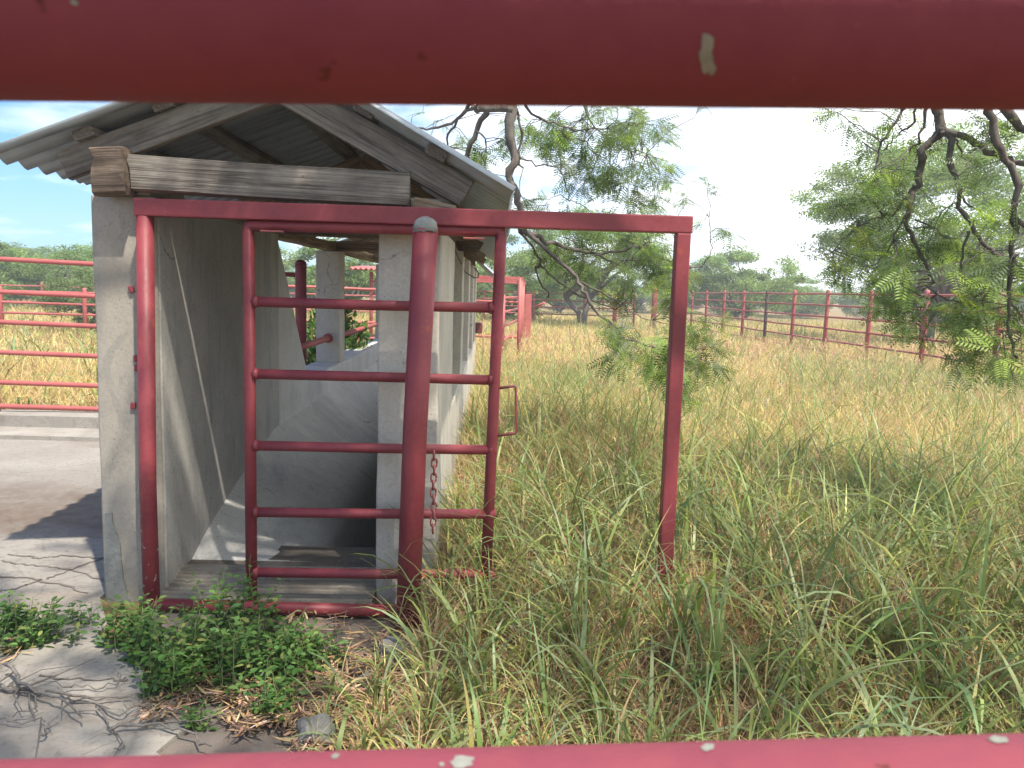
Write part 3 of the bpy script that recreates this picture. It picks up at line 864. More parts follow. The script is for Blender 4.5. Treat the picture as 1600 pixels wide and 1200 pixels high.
for z in (1.25, .45):
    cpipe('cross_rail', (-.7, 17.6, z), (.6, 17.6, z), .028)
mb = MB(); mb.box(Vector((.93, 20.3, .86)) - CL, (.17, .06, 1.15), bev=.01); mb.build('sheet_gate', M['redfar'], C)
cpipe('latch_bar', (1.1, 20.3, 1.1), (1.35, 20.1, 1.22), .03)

# little red canopy seen through the gap
K = empty('red_canopy', (-3.5, 22, 0)); tag(K, 'small red corrugated canopy on pipe posts, seen between the shelter pillars', 'canopy')
bpy.context.view_layer.update(); KL = Vector(K.location)
for x in (-3.45, -2.3):
    for y in (22.0, 23.5):
        mb = MB(); mb.tube([Vector((x, y, 0)) - KL, Vector((x, y, 1.92)) - KL], .05, 10); mb.build('post', M['redfar'], K)
mb = MB()
N_ = 60
vs = []
for i in range(N_+1):
    x = -4.0 + 2.2*i/N_; z = 1.97 + .03*math.sin(i*1.6)
    vs += [Vector((x, 21.6, z)) - KL, Vector((x, 23.9, z + .12)) - KL, Vector((x, 23.9, z + .15)) - KL, Vector((x, 21.6, z + .035)) - KL]
fs = []
for i in range(N_):
    for k in range(4): fs.append((4*i+k, 4*i+(k+1) % 4, 4*i+4+(k+1) % 4, 4*i+4+k))
mb.add(vs, fs, True); mb.build('roof_sheet', M['redfar'], K)
mb = MB(); mb.tube([Vector((-3.45, 22, 1.6)) - KL, Vector((-3.0, 22, 1.9)) - KL], .03, 8); mb.tube([Vector((-3.45, 22, 1.3)) - KL, Vector((-2.3, 22, 1.3)) - KL], .03, 8); mb.build('brace', M['redfar'], K)


# ------------------------------------------------------------------ vegetation
def pal(n, cols, wts, jit=.18):
    cols = np.array(cols); idx = rng.choice(len(cols), n, p=np.array(wts)/sum(wts))
    c = cols[idx]*(1 + rng.normal(0, jit, (n, 1)))
    c = c*(1 + rng.normal(0, .06, (n, 3)))
    return np.clip(c, .01, .8), idx


def blades(roots, h, w, az, th0, bend, c0, c1, segs):
    """curved, tapering grass blades; returns verts, quads, tint"""
    n = len(roots); t = np.linspace(0, 1, segs+1)
    tm = (t[1:] + t[:-1])/2
    th = th0[:, None] + bend[:, None]*tm[None, :]**1.6
    st = (h/segs)[:, None]
    dx = np.concatenate([np.zeros((n, 1)), np.cumsum(np.sin(th)*st, 1)], 1)
    dz = np.concatenate([np.zeros((n, 1)), np.cumsum(np.cos(th)*st, 1)], 1)
    ca, sa = np.cos(az)[:, None], np.sin(az)[:, None]
    P = np.stack([roots[:, 0, None] + ca*dx, roots[:, 1, None] + sa*dx, np.maximum(roots[:, 2, None] + dz, .01)], 2)
    prof = np.clip(np.minimum(.55 + 1.5*t, 1.0), 0, 1)*(1 - t**2.2)*.97 + .03
    tw = az + math.pi/2 + rng.normal(0, .5, n)
    side = np.stack([np.cos(tw), np.sin(tw), rng.normal(0, .25, n)], 1)
    wv = (w[:, None]*prof[None, :]/2)[:, :, None]*side[:, None, :]
    V = np.stack([P + wv, P - wv], 2).reshape(-1, 3)
    base = (np.arange(n)*(segs+1)*2)[:, None] + (np.arange(segs)*2)[None, :]
    Q = np.stack([base, base+1, base+3, base+2], 2).reshape(-1, 4)
    tc_ = c0[:, None, :]*(1-t)[None, :, None] + c1[:, None, :]*t[None, :, None]
    T = np.repeat(tc_, 2, axis=1).reshape(-1, 3)
    return V, Q, T


def cat(parts):
    Vs, Qs, Ts, b = [], [], [], 0
    for V, Q, T in parts:
        Vs.append(V); Qs.append(Q + b); Ts.append(T); b += len(V)
    return np.concatenate(Vs), np.concatenate(Qs), np.concatenate(Ts)


def vnoise(x, y, s, seed):
    """cheap smooth noise 0..1"""
    r = np.random.default_rng(seed); out = np.zeros_like(x); amp = 0
    for k in range(4):
        a = r.uniform(0, 2*math.pi, 5); f = s*(1.9**k)*r.uniform(.7, 1.3, 5); ph = r.uniform(0, 6.28, 5)
        for j in range(5): out += np.sin((x*np.cos(a[j]) + y*np.sin(a[j]))*f[j] + ph[j])/(1.7**k)
        amp += 2.2/(1.7**k)
    return np.clip(.5 + out/amp*.5, 0, 1)


DARK = (0.17, 0.10, 0.07); GREEN = (0.15, 0.22, 0.06); BLUE = (0.24, 0.31, 0.16); LIME = (0.34, 0.36, 0.11)
STRAW = (0.68, 0.565, 0.255); GOLD = (0.66, 0.525, 0.19); TAN = (0.47, 0.33, 0.175); BROWN = (0.32, 0.20, 0.125); PINK = (0.56, 0.36, 0.26)


def wedge(n, y0, y1, xl, xr, pw=1.0):
    """points spread over the part of the field a viewer here can see"""
    u = rng.random(n)
    Y = (y0**pw + u*(y1**pw - y0**pw))**(1/pw)
    lo, hi = xl(Y), xr(Y)
    X = lo + rng.random(n)*(hi - lo)
    return X, Y


def xr(Y): return Y*.78 + 1.0
def xl(Y):
    return np.where(Y < 1.9, -.50, np.where(Y < 2.9, -.50 - .0*(Y-2), np.where(Y < 3.45, -.30, -.20)))
def xlfar(Y): return np.where(Y < 12.3, -.20, -.28*Y + 3.2)


def clumpy(X, Y, n, thr, s, seed):
    k = vnoise(X, Y, s, seed) + rng.normal(0, .08, n) > thr
    return k


def grass_part(n, yr, kind, segs, wscale=1.0, pw=1.0, left=xl, right=xr):
    X, Y = wedge(n, yr[0], yr[1], left, right, pw)
    g = .45*vnoise(X, Y, 1.0, 3) + .55*vnoise(X, Y, 4.2, 4)                 # green patches vs straw patches
    far = np.clip((Y - 4)/6, 0, 1)
    if kind == 'thatch':
        h = rng.uniform(.16, .52, n); w = rng.uniform(.003, .0065, n)*wscale
        th0 = rng.uniform(.1, 1.1, n); bend = rng.uniform(.2, 1.9, n)
        c, _ = pal(n, [DARK, BROWN, TAN, PINK], [4, 4, 2, 2]); c1, _ = pal(n, [TAN, PINK, STRAW, BROWN], [3, 5, 1.2, 3])
    elif kind == 'green':
        keep = g + rng.normal(0, .09, n) > .44 + .14*np.clip((Y-5)/8, -0.4, 1)
        X, Y, far = X[keep], Y[keep], far[keep]; n = len(X)
        h = rng.uniform(.36, .95, n); w = (.006 + .011*rng.random(n)**1.6)*wscale
        th0 = rng.uniform(.02, .45, n); bend = rng.uniform(.6, 3.0, n)
        c, _ = pal(n, [GREEN, LIME, BROWN], [4, 1.5, 2]); c1, _ = pal(n, [GREEN, BLUE, LIME, STRAW], [4, 4, 2.0, .5])
    else:
        h = rng.uniform(.30, .62, n)*(1 - .12*far); w = rng.uniform(.003, .0062, n)*wscale
        th0 = rng.uniform(.02, .6, n); bend = rng.uniform(.4, 3.2, n)
        c, _ = pal(n, [TAN, BROWN, STRAW], [3, 1, 3]); c1, _ = pal(n, [STRAW, GOLD, TAN, LIME], [4, 3, 2, 1.6])
    h = h*(.75 + .5*vnoise(X, Y, 2.3, 11))
    tall = np.clip((Y - 2.0)/1.2, .55, 1); h = h*tall
    edge = np.clip((X + .62)/.45, .45, 1)*(1 - .28*np.exp(-((X - .05)/.38)**2 - ((Y - 3.0)/.55)**2)); h = np.where(Y < 3.6, h*edge, h)
    az = rng.uniform(0, 2*math.pi, n)
    # tufts: pull roots towards tuft centres
    tx, ty = np.round(X/.19 + .4*np.sin(Y*7))*.19, np.round(Y/.19 + .4*np.sin(X*9))*.19
    pull = .6
    X2, Y2 = X*(1-pull) + tx*pull, Y*(1-pull) + ty*pull
    bad = (X2 < -.19) & (Y2 > 3.42) & (Y2 < 12.2)
    X2 = np.where(bad, X, X2)
    roots = np.stack([X2, Y2, np.zeros(n)], 1)
    return blades(roots, h, w, az, th0, bend, c, c1, segs)


NEAR = [grass_part(56000, (1.2, 6.0), 'thatch', 3), grass_part(10500, (1.2, 6.0), 'green', 7), grass_part(14000, (1.2, 6.0), 'straw', 4)]
n = 1500
X, Y = wedge(n, 1.3, 5.0, xl, xr); hh = rng.uniform(.55, 1.05, n)*np.clip((Y - 1.0)/1.6, .5, 1)*np.clip((X + .9)/1.5, .4, 1)
tx, ty = np.round(X/.42 + .4*np.sin(Y*3))*.42, np.round(Y/.42 + .4*np.sin(X*5))*.42
X = np.maximum(X*.35 + tx*.65, np.where(Y > 2.9, -.22, -.55)); Y = Y*.35 + ty*.65
bad = (X < -.19) & (Y > 3.35); X = np.where(bad, X + .6, X)
c0_, _ = pal(n, [GREEN, LIME], [3, 1]); c1_, _ = pal(n, [BLUE, LIME, GREEN], [4, 1.5, 2])
NEAR.append(blades(np.stack([X, Y, np.zeros(n)], 1), hh, rng.uniform(.011, .019, n), rng.uniform(0, 6.28, n), rng.uniform(.05, .5, n), rng.uniform(.8, 2.7, n), c0_, c1_, 8))
V, Q, T = cat(NEAR)
o = bpy.data.objects.new('tall_grass', quads_mesh('tall_grass', V, Q, M['grass'], True, T)); link(o); tag(o, 'tall arching green grass over brown thatch, around the gate and in front of it', 'grass', kind='stuff')
def seed_heads(n, yr, left):
    X, Y = wedge(n, yr[0], yr[1], left, xr, 1.3); h = rng.uniform(.42, .68, n); az = rng.uniform(0, 6.28, n); ln = rng.uniform(.05, .3, n)
    c, _ = pal(n, [PINK, TAN, STRAW], [3, 2, 2]); ws = np.clip(Y/6, 1, 3)
    out = [blades(np.stack([X, Y, np.zeros(n)], 1), h, .003*ws, az, ln, ln*1.5, c*.8, c, 3)]
    tipx, tipz = h*np.sin(ln*1.9), h*np.cos(ln*1.9)
    for k in range(5):
        m = rng.uniform(.72, 1.0, n)
        b = np.stack([X + np.cos(az)*tipx*m, Y + np.sin(az)*tipx*m, tipz*m], 1)
        out.append(blades(b, rng.uniform(.04, .085, n), .0045*ws, rng.uniform(0, 6.28, n), rng.uniform(.3, 1.0, n), rng.uniform(.2, 1.2, n), c, c*1.05, 2))
    return out
MID = seed_heads(5200, (4.5, 20), xl) + [grass_part(11000, (5.9, 15), 'thatch', 2, 1.6, 1.4), grass_part(40000, (5.9, 15), 'green', 3, .95, 1.3), grass_part(88000, (5.9, 15), 'straw', 3, 1.45, 1.35)]
FAR = [grass_part(26000, (14.5, 46), 'green', 3, 2.0, 1.3, xlfar), grass_part(95000, (14.5, 46), 'straw', 3, 3.0, 1.3, xlfar)]
V, Q, T = cat(MID + FAR)
o = bpy.data.objects.new('field_grass', quads_mesh('field_grass', V, Q, M['grass'], True, T)); link(o); tag(o, 'sunlit straw coloured grass covering the open field', 'grass', kind='stuff')
def ll(Y): return -.80*Y - 1
def lr(Y): return np.where(Y < 12.6, -2.2, -.25*Y + .9)
LEFT = [grass_part(14000, (7.9, 13), 'straw', 3, 2.0, 1.2, ll, lr), grass_part(4000, (7.9, 13), 'thatch', 3, 2.0, 1.2, ll, lr), grass_part(22000, (12.5, 40), 'straw', 2, 4.0, 1.2, ll, lr), grass_part(14000, (8.2, 40), 'green', 2, 3.0, 1.2, ll, lr)]
V, Q, T = cat(LEFT); V[:, 2] *= .8
o = bpy.data.objects.new('dry_grass', quads_mesh('dry_grass', V, Q, M['grass'], True, T)); link(o); tag(o, 'dry straw grass behind the kerb on the left side of the shelter', 'grass', kind='stuff')

# dead leaf litter and straw on the ground between pavement and grass
n = 15000
X = rng.normal(-.82, .44, n); Y = rng.normal(2.1, .5, n)
n2 = 2600; X = np.concatenate([X, rng.uniform(-3.6, -1.1, n2)]); Y = np.concatenate([Y, rng.uniform(1.7, 3.1, n2)]); n += n2
k = (vnoise(X, Y, 3.0, 5) > np.where(X < -1.15, .52, .3)) & (Y > 1.2) & (Y < 3.38); X, Y = X[k], Y[k]; n = len(X)
c, _ = pal(n, [BROWN, TAN, (.12, .08, .06), PINK], [4, 2, 3, 1])
roots = np.stack([X, Y, rng.uniform(.026, .05, n)], 1)
V, Q, T = blades(roots, rng.uniform(.02, .10, n), rng.uniform(.004, .014, n), rng.uniform(0, 6.28, n), rng.uniform(1.25, 1.6, n), rng.uniform(-.3, .5, n), c, c, 3)
V[:, 2] = np.maximum(V[:, 2], .025)
o = bpy.data.objects.new('leaf_litter', quads_mesh('leaf_litter', V, Q, M['litter'], False, T)); link(o); tag(o, 'brown dead leaf litter on the ground below the green weeds', 'leaf litter', kind='stuff')


# --- template based leaves
def place_leaves(TV, TQ, pos, ax, nrm, scl, tint):
    """copies of a template (x along leaf, z normal) at many places"""
    ax = ax/np.linalg.norm(ax, axis=1, keepdims=True)
    b = np.cross(nrm, ax); b /= np.linalg.norm(b, axis=1, keepdims=True) + 1e-9
    c = np.cross(ax, b)
    Rm = np.stack([ax, b, c], 2)
    V = np.einsum('nij,mj->nmi', Rm, TV)*scl[:, None, None] + pos[:, None, :]
    Q = TQ[None] + (np.arange(len(pos))*len(TV))[:, None, None]
    T = np.repeat(tint[:, None, :], len(TV), axis=1)
    return V.reshape(-1, 3), Q.reshape(-1, TQ.shape[1]), T.reshape(-1, 3)


def mesquite_leaf(pairs=8, ll_=.036, lw=.0075, pin=.115):
    V = []; Q = []
    for s in (1, -1):
        d = np.array([math.cos(.42), s*math.sin(.42), 0]); e = np.array([-d[1], d[0], 0])
        o_ = np.array([.02, 0, 0])
        def q4(a, dir_, ln, wd, droop=0.0):
            pn = np.array([-dir_[1], dir_[0], 0]); b = len(V)
            m = a + dir_*ln*.5; t_ = a + dir_*ln + np.array([0, 0, -droop])
            V.extend([a, m + pn*wd/2, t_, m - pn*wd/2]); Q.append((b, b+1, b+2, b+3))
        # rachis
        b = len(V); r = .0009
        V.extend([o_ - e*r, o_ + e*r, o_ + d*pin + e*r*.5 + np.array([0, 0, -.018]), o_ + d*pin - e*r*.5 + np.array([0, 0, -.018])]); Q.append((b, b+1, b+2, b+3))
        for k in range(pairs):
            t = (k + .8)/(pairs + .3); a = o_ + d*pin*t + np.array([0, 0, -.018*t*t])
            L_ = ll_*(1 - .45*abs(t - .4)**1.3)
            for sd in (1, -1):
                dd = d*math.cos(1.15) + e*sd*math.sin(1.15)
                q4(a, dd, L_, lw, .004)
    return np.array(V, float), np.array(Q)


def ovate_leaf():
    V = np.array([(0, 0, 0), (.3, .24, .05), (.72, .2, .03), (1, 0, -.08), (.72, -.2, .03), (.3, -.24, .05), (.3, 0, 0), (.72, 0, -.03)], float)
    Q = np.array([(0, 6, 1, 1), (6, 7, 2, 1), (7, 3, 2, 2), (0, 5, 6, 6), (6, 5, 4, 7), (7, 4, 3, 3)])
    Q = np.array([(0, 6, 1), (6, 7, 2), (6, 2, 1), (7, 3, 2), (0, 5, 6), (6, 5, 4), (6, 4, 7), (7, 4, 3)])
    return V, Q


def randdir(n, zb=0.0, zs=1.0):
    d = rng.normal(0, 1, (n, 3)); d[:, 2] = d[:, 2]*zs + zb
    return d/np.linalg.norm(d, axis=1, keepdims=True)


# --- leafy weeds at the foot of the gate
OV, OQ = ovate_leaf()
WG = [(.08, .165, .04), (.105, .21, .055), (.15, .265, .075), (.06, .125, .035), (.25, .29, .085)]


def weed_clump(label, spots, hrange, leaf=(.02, .052), group=None, dens=1.0):
    """spots: list of (x, y, radius, stems)"""
    c0 = Vector((spots[0][0], spots[0][1], 0))
    root = empty('leafy_weed', c0); tag(root, label, 'weed', group)
    st = MB(); P, A, Nn, Sc = [], [], [], []
    for (sx_, sy_, rad, ns) in spots:
        for _ in range(int(ns*dens)):
            a = random.uniform(0, 6.28); r = rad*math.sqrt(random.random())
            b = Vector((sx_ + r*math.cos(a), sy_ + r*math.sin(a), 0)) - c0
            h = random.uniform(*hrange)*(1.15 - .5*r/max(rad, .01))
            ld = random.uniform(0, 6.28); le = random.uniform(.05, .6)
            pts = []
            for k in range(6):
                t = k/5; pts.append(b + Vector((math.cos(ld)*le*h*t*t + random.uniform(-.006, .006), math.sin(ld)*le*h*t*t + random.uniform(-.006, .006), h*t*(1 - .25*le*t))))
            st.tube(pts, [.0028*(1 - .7*k/5) for k in range(6)], 4)
            m = int(h/.024)
            for j in range(m):
                t = .12 + .88*(j + random.random()*.4)/m
                i = min(int(t*5), 4); p = pts[i].lerp(pts[i+1], t*5 - i)
                q = j*math.pi/2 + random.uniform(-.5, .5)
                for s_ in (0, math.pi):
                    d = Vector((math.cos(q + s_), math.sin(q + s_), random.uniform(-.25, .55)))
                    P.append(p + d*.008); A.append(d); Nn.append((random.gauss(0, .35), random.gauss(0, .35), 1)); Sc.append(random.uniform(*leaf)*(1.1 - .35*t))
    st.build('stems', M['stem'], root)
    n = len(P); c, _ = pal(n, WG, [3, 4, 2.5, 3, 1], .15)
    V, Q, T = place_leaves(OV, OQ, np.array(P), np.array(A), np.array(Nn), np.array(Sc), c)
    o = bpy.data.objects.new('leaves', quads_mesh('leaves', V, Q, M['leaf'], False, T)); link(o, root)
    return root


t = NT('green_stem'); M['stem'] = t.principled((.13, .16, .06), .8)
def g2(x, y): p = PZ(x, y, 0); return p.x, p.y
weed_clump('dense low green weed growing through the pavement at the left edge', [(*g2(20, 1005), .16, 34), (*g2(90, 1000), .14, 26), (*g2(-60, 1000), .2, 30)], (.12, .22))
weed_clump('straggly green weed at the foot of the left wall corner, beside the peeling gate post', [(*g2(205, 1010), .10, 20), (*g2(240, 1035), .10, 18)], (.16, .32))
weed_clump('bushy dark green weed in front of the grooved step, largest of the patch', [(*g2(300, 1060), .15, 40), (*g2(380, 1075), .13, 30), (*g2(260, 1090), .10, 20)], (.16, .30))
weed_clump('green weed with a tall upright shoot in the middle of the doorway', [(*g2(330, 1000), .07, 12), (*g2(400, 1010), .12, 20)], (.22, .36))
weed_clump('green weed beside the arching grass, right end of the weed patch', [(*g2(450, 1060), .12, 34), (*g2(500, 1045), .10, 20), (*g2(430, 1120), .08, 14)], (.14, .27))
weed_clump('small pale weed on the leaf litter in front of the bushy weeds', [(*g2(315, 1132), .06, 12)], (.06, .13), (.022, .036))

# shrub outside the left row of pillars
def shrub(name, label, loc, rx, rz, n, leaf, cols, wts):
    root = empty(name, loc); tag(root, label, 'shrub')
    st = MB()
    P, A = [], []
    for _ in range(n):
        a = random.uniform(0, 6.28); el = random.uniform(.3, 1.5)
        d = Vector((math.cos(a)*math.cos(el)*rx, math.sin(a)*math.cos(el)*rx, math.sin(el)*rz))
        pts = [d*(k/5)*random.uniform(.95, 1.05) + Vector((0, 0, .02)) for k in range(6)]
        st.tube(pts, [.01*(1-.8*k/5) for k in range(6)], 4)
        for j in range(34):
            t = random.uniform(.3, 1.0); i = min(int(t*5), 4)
            P.append(pts[i].lerp(pts[i+1], t*5-i) + Vector((random.gauss(0, .03), random.gauss(0, .03), random.gauss(0, .03))))
            A.append(d.normalized()*.6 + Vector((random.gauss(0, .6), random.gauss(0, .6), random.gauss(.2, .6))))
    st.build('stems', M['bark'], root)
    n = len(P); c, _ = pal(n, cols, wts)
    V, Q, T = place_leaves(OV, OQ, np.array(P), np.array(A), randdir(n, .6), rng.uniform(*leaf, n), c)
    o = bpy.data.objects.new('leaves', quads_mesh('leaves', V, Q, M['leaf'], False, T)); link(o, root)
shrub('shrub', 'glossy green shrub just outside the low wall, seen between the shelter pillars', (-1.98, 9.7, 0), .55, 1.3, 90, (.06, .10), WG, [2, 4, 3, 1, 2])
shrub('shrub', 'pale green shrub behind the stout red post, seen past the sloping wall', (-2.75, 9.2, 0), .5, 1.75, 50, (.06, .10), [(.15, .24, .07), (.2, .29, .1)], [1, 1])


# --- distant trees
TREEC = [(.14, .225, .07), (.18, .28, .08), (.23, .33, .09), (.29, .375, .10), (.105, .175, .06)]


def tree_meshes(name, hw, ztop, zbot, n_cl, per, leaf, cols=TREEC, trunks=2, seed=1):
    r = np.random.default_rng(seed); rr = random.Random(seed)
    zc, hz = (ztop + zbot)/2, (ztop - zbot)/2
    # clump centres through the crown, more towards the outside
    d = r.normal(0, 1, (n_cl, 3)); d /= np.linalg.norm(d, axis=1, keepdims=True)
    rad = r.uniform(.35, 1.0, n_cl)**.6*(1 + r.normal(0, .10, n_cl))
    cen = d*rad[:, None]*np.array([hw, hw*.85, hz]) + np.array([0, 0, zc])
    cen[:, 2] += -.12*hz*(cen[:, 0]/hw)**2
    cs = r.uniform(.10, .26, n_cl)*hw*.8
    n = n_cl*per
    ci = np.repeat(np.arange(n_cl), per)
    off = r.normal(0, 1, (n, 3)); off /= np.linalg.norm(off, axis=1, keepdims=True); off *= (r.random(n)**.5)[:, None]
    P = cen[ci] + off*cs[ci][:, None]*np.array([1.25, 1.25, .62])
    ct = r.uniform(.75, 1.25, n_cl)
    c, _ = pal(n, cols, [2, 3, 3, 1.5, 1.2][:len(cols)], .15); c = c*ct[ci][:, None]
    ax = r.normal(0, 1, (n, 3)); ax[:, 2] = ax[:, 2]*.6 - .25
    nr = r.normal(0, 1, (n, 3)); nr[:, 2] += .6
    TV = np.array([(0, 0, 0), (.5, .17, .04), (1, 0, -.06), (.5, -.17, .04)], float); TQ = np.array([(0, 1, 2, 3)])
    V, Q, T = place_leaves(TV, TQ, P, ax, nr, r.uniform(.6, 1.4, n)*leaf, c)
    crown = quads_mesh('crown', V, Q, M['leaf'], False, T)
    mb = MB()
    for k in range(trunks):
        a = rr.uniform(0, 6.28); x0 = (k - (trunks-1)/2)*.14
        fork = Vector((x0*7 + rr.uniform(-.3, .3), rr.uniform(-.2, .2), max(zbot*.8, .5)))
        mb.tube([(x0, 0, -.1), (x0*1.6, 0, fork.z*.5), fork], [hw*.04, hw*.032, hw*.026], 9)
        for j in range(7):
            e = Vector(cen[rr.randrange(n_cl)]); m = fork.lerp(e, .5) + Vector((rr.uniform(-.2, .2), rr.uniform(-.2, .2), rr.uniform(0, .3)))
            mb.tube([fork, m, fork.lerp(e, .8), e], [hw*.024, hw*.015, hw*.009, hw*.004], 6)
    return mb, crown


def tree(label, loc, hw, ztop, zbot, n_cl, per, leaf, cols=TREEC, trunks=2, seed=1, name='mesquite_tree', group=None):
    root = empty(name, loc); tag(root, label, 'tree', group)
    mb, crown = tree_meshes(name, hw, ztop, zbot, n_cl, per, leaf, cols, trunks, seed)
    tr_ = mb.build('trunk', M['bark'], root)
    cr_ = bpy.data.objects.new('crown', crown); link(cr_, root)
    return root


def tree_copy(src, label, loc, s, rz):
    r = src.copy(); COL.objects.link(r); r.location = loc; r.scale = s; r.rotation_euler = (0, 0, rz); r['label'] = label
    for ch in src.children:
        c = ch.copy(); COL.objects.link(c); c.parent = r
    return r


tree('spreading mesquite tree with forked trunk at the back fence, mid field', (3.75, 32.2, 0), 3.7, 4.85, 1.6, 110, 380, .115, trunks=2, seed=4)
tree('tall bushy tree with a thick trunk, behind the right fence', (14.1, 24.6, 0), 4.2, 7.0, 2.0, 170, 420, .115, trunks=2, seed=9)
b1 = tree('rounded green bush in straw grass left of the shelter, by the second red fence', (-11.3, 22.0, 0), 1.45, 2.0, .25, 70, 300, .075, [(.14, .20, .08), (.18, .245, .10), (.22, .28, .12)], 1, 12, 'bush')
b2 = tree('broad low bush, leftmost in the bushes behind the fences on the left', (-24.5, 37, 0), 3.2, 3.25, .3, 80, 330, .14, TREEC, 2, 15, 'bush', 'bushes behind the left fences')
t3 = tree('rounded treetop past the right fence, between the red frame and the tall bushy tree', (14.6, 45, 0), 3.6, 4.4, .5, 90, 330, .16, TREEC, 2, 21, 'bush')
for i, (lab, x, y, s, rz) in enumerate((('dark bush second from the left behind the left fences', -20.3, 38, (1, 1, .95), 1.0), ('pale bush next to the cream wall, rightmost behind the left fences', -16.0, 36, (.9, .9, .82), 2.3), ('tall thin bush at the very left edge of the view', -29.0, 38.5, (1.1, 1, 1.15), 4.0))):
    tree_copy(b2, lab, (x, y, 0), s, rz)
tree_copy(t3, 'green tree behind the red canopy, seen through the gap between the shelter pillars', (-7.2, 39, 0), (.85, .85, .92), 1.2)
tree_copy(t3, 'green tree just right of the shelter eave, behind the cattle chute', (.6, 36, 0), (.75, .8, .72), 2.6)
tree_copy(t3, 'bushy tree behind the right end of the right fence', (21.5, 36, 0), (1.1, 1, 1.05), 3.9)
rr = random.Random(5)
kinds = [b2, t3]
for i in range(26):
    x = -46 + i*3.9 + rr.uniform(-1, 1); y = rr.uniform(56, 74)
    r = tree_copy(kinds[i % 2], 'far bush in the low green tree line along the horizon', (x, y, 0), (rr.uniform(.9, 1.4), 1.1, rr.uniform(.75, 1.15)), rr.uniform(0, 6))
    r['group'] = 'bushes of the far tree line'

# --- overhanging mesquite: trunk stands right of the viewer, boughs hang into view
ROOT = empty('mesquite_tree', (4.3, -1.2, 0)); tag(ROOT, 'overhanging mesquite tree with crooked dark boughs hanging into the view', 'tree')
bpy.context.view_layer.update(); TL = Vector(ROOT.location)
br = MB(); nodes = []


def crook(pts, jit, sub=4):
    out = []
    P = [Vector(p) for p in pts]
    for i in range(len(P)-1):
        p0, p1, p2, p3 = P[max(i-1, 0)], P[i], P[i+1], P[min(i+2, len(P)-1)]
        for k in range(sub):
            t = k/sub
            q = .5*((2*p1) + (p2-p0)*t + (2*p0-5*p1+4*p2-p3)*t*t + (3*p1-p0-3*p2+p3)*t**3)
            out.append(q + Vector((random.gauss(0, jit), random.gauss(0, jit), random.gauss(0, jit))))
    out.append(P[-1]); return out


def branch(pts, r0, r1, jit=.008, n=7, sub=4, rec=True):
    q = crook(pts, jit, sub); m = len(q)
    rad = [(r0 + (r1-r0)*(i/(m-1))**.8)*random.uniform(.86, 1.18) for i in range(m)]
    br.tube([p - TL for p in q], rad, n)
    if rec: nodes.extend(q)
    return q


def pb(pix, d0, d1, r0, r1, **kw):
    pts = []
    for i, (x, y) in enumerate(pix):
        t = i/max(1, len(pix)-1); pts.append(PY(x, y, d0 + (d1-d0)*t))
    return branch(pts, r0, r1, **kw), pts


# trunk and main limbs (above and beside the view)
fork = Vector((3.9, -.9, 1.9))
branch([(4.3, -1.2, -.15), (4.25, -1.15, .7), (4.05, -1.0, 1.3), fork], .20, .16, .02, 14, rec=False)
L1 = [fork, Vector((3.2, .2, 3.3)), Vector((2.2, 2.0, 4.1)), Vector((1.2, 4.2, 4.0))]
branch(L1, .13, .06, .03, 10, rec=False)
L2 = [fork, Vector((3.9, .6, 3.0)), Vector((3.6, 2.4, 3.6)), Vector((3.1, 4.0, 3.3))]
branch(L2, .12, .055, .03, 10, rec=False)
L3 = [fork, Vector((4.8, -.2, 3.2)), Vector((5.6, 1.5, 4.2)), Vector((6.3, 3.0, 4.5))]
branch(L3, .11, .05, .03, 10, rec=False)
L4 = [fork, Vector((2.6, -1.6, 3.4)), Vector((.9, -1.6, 4.3)), Vector((-.8, -.9, 4.7))]
branch(L4, .11, .04, .03, 10, rec=False)
L5 = [Vector((2.2, 2.0, 4.1)), Vector((.8, 2.2, 4.6)), Vector((-.9, 2.0, 4.8))]
branch(L5, .06, .025, .03, 8, rec=False)
e1, e2 = L1[-1], L2[-1]
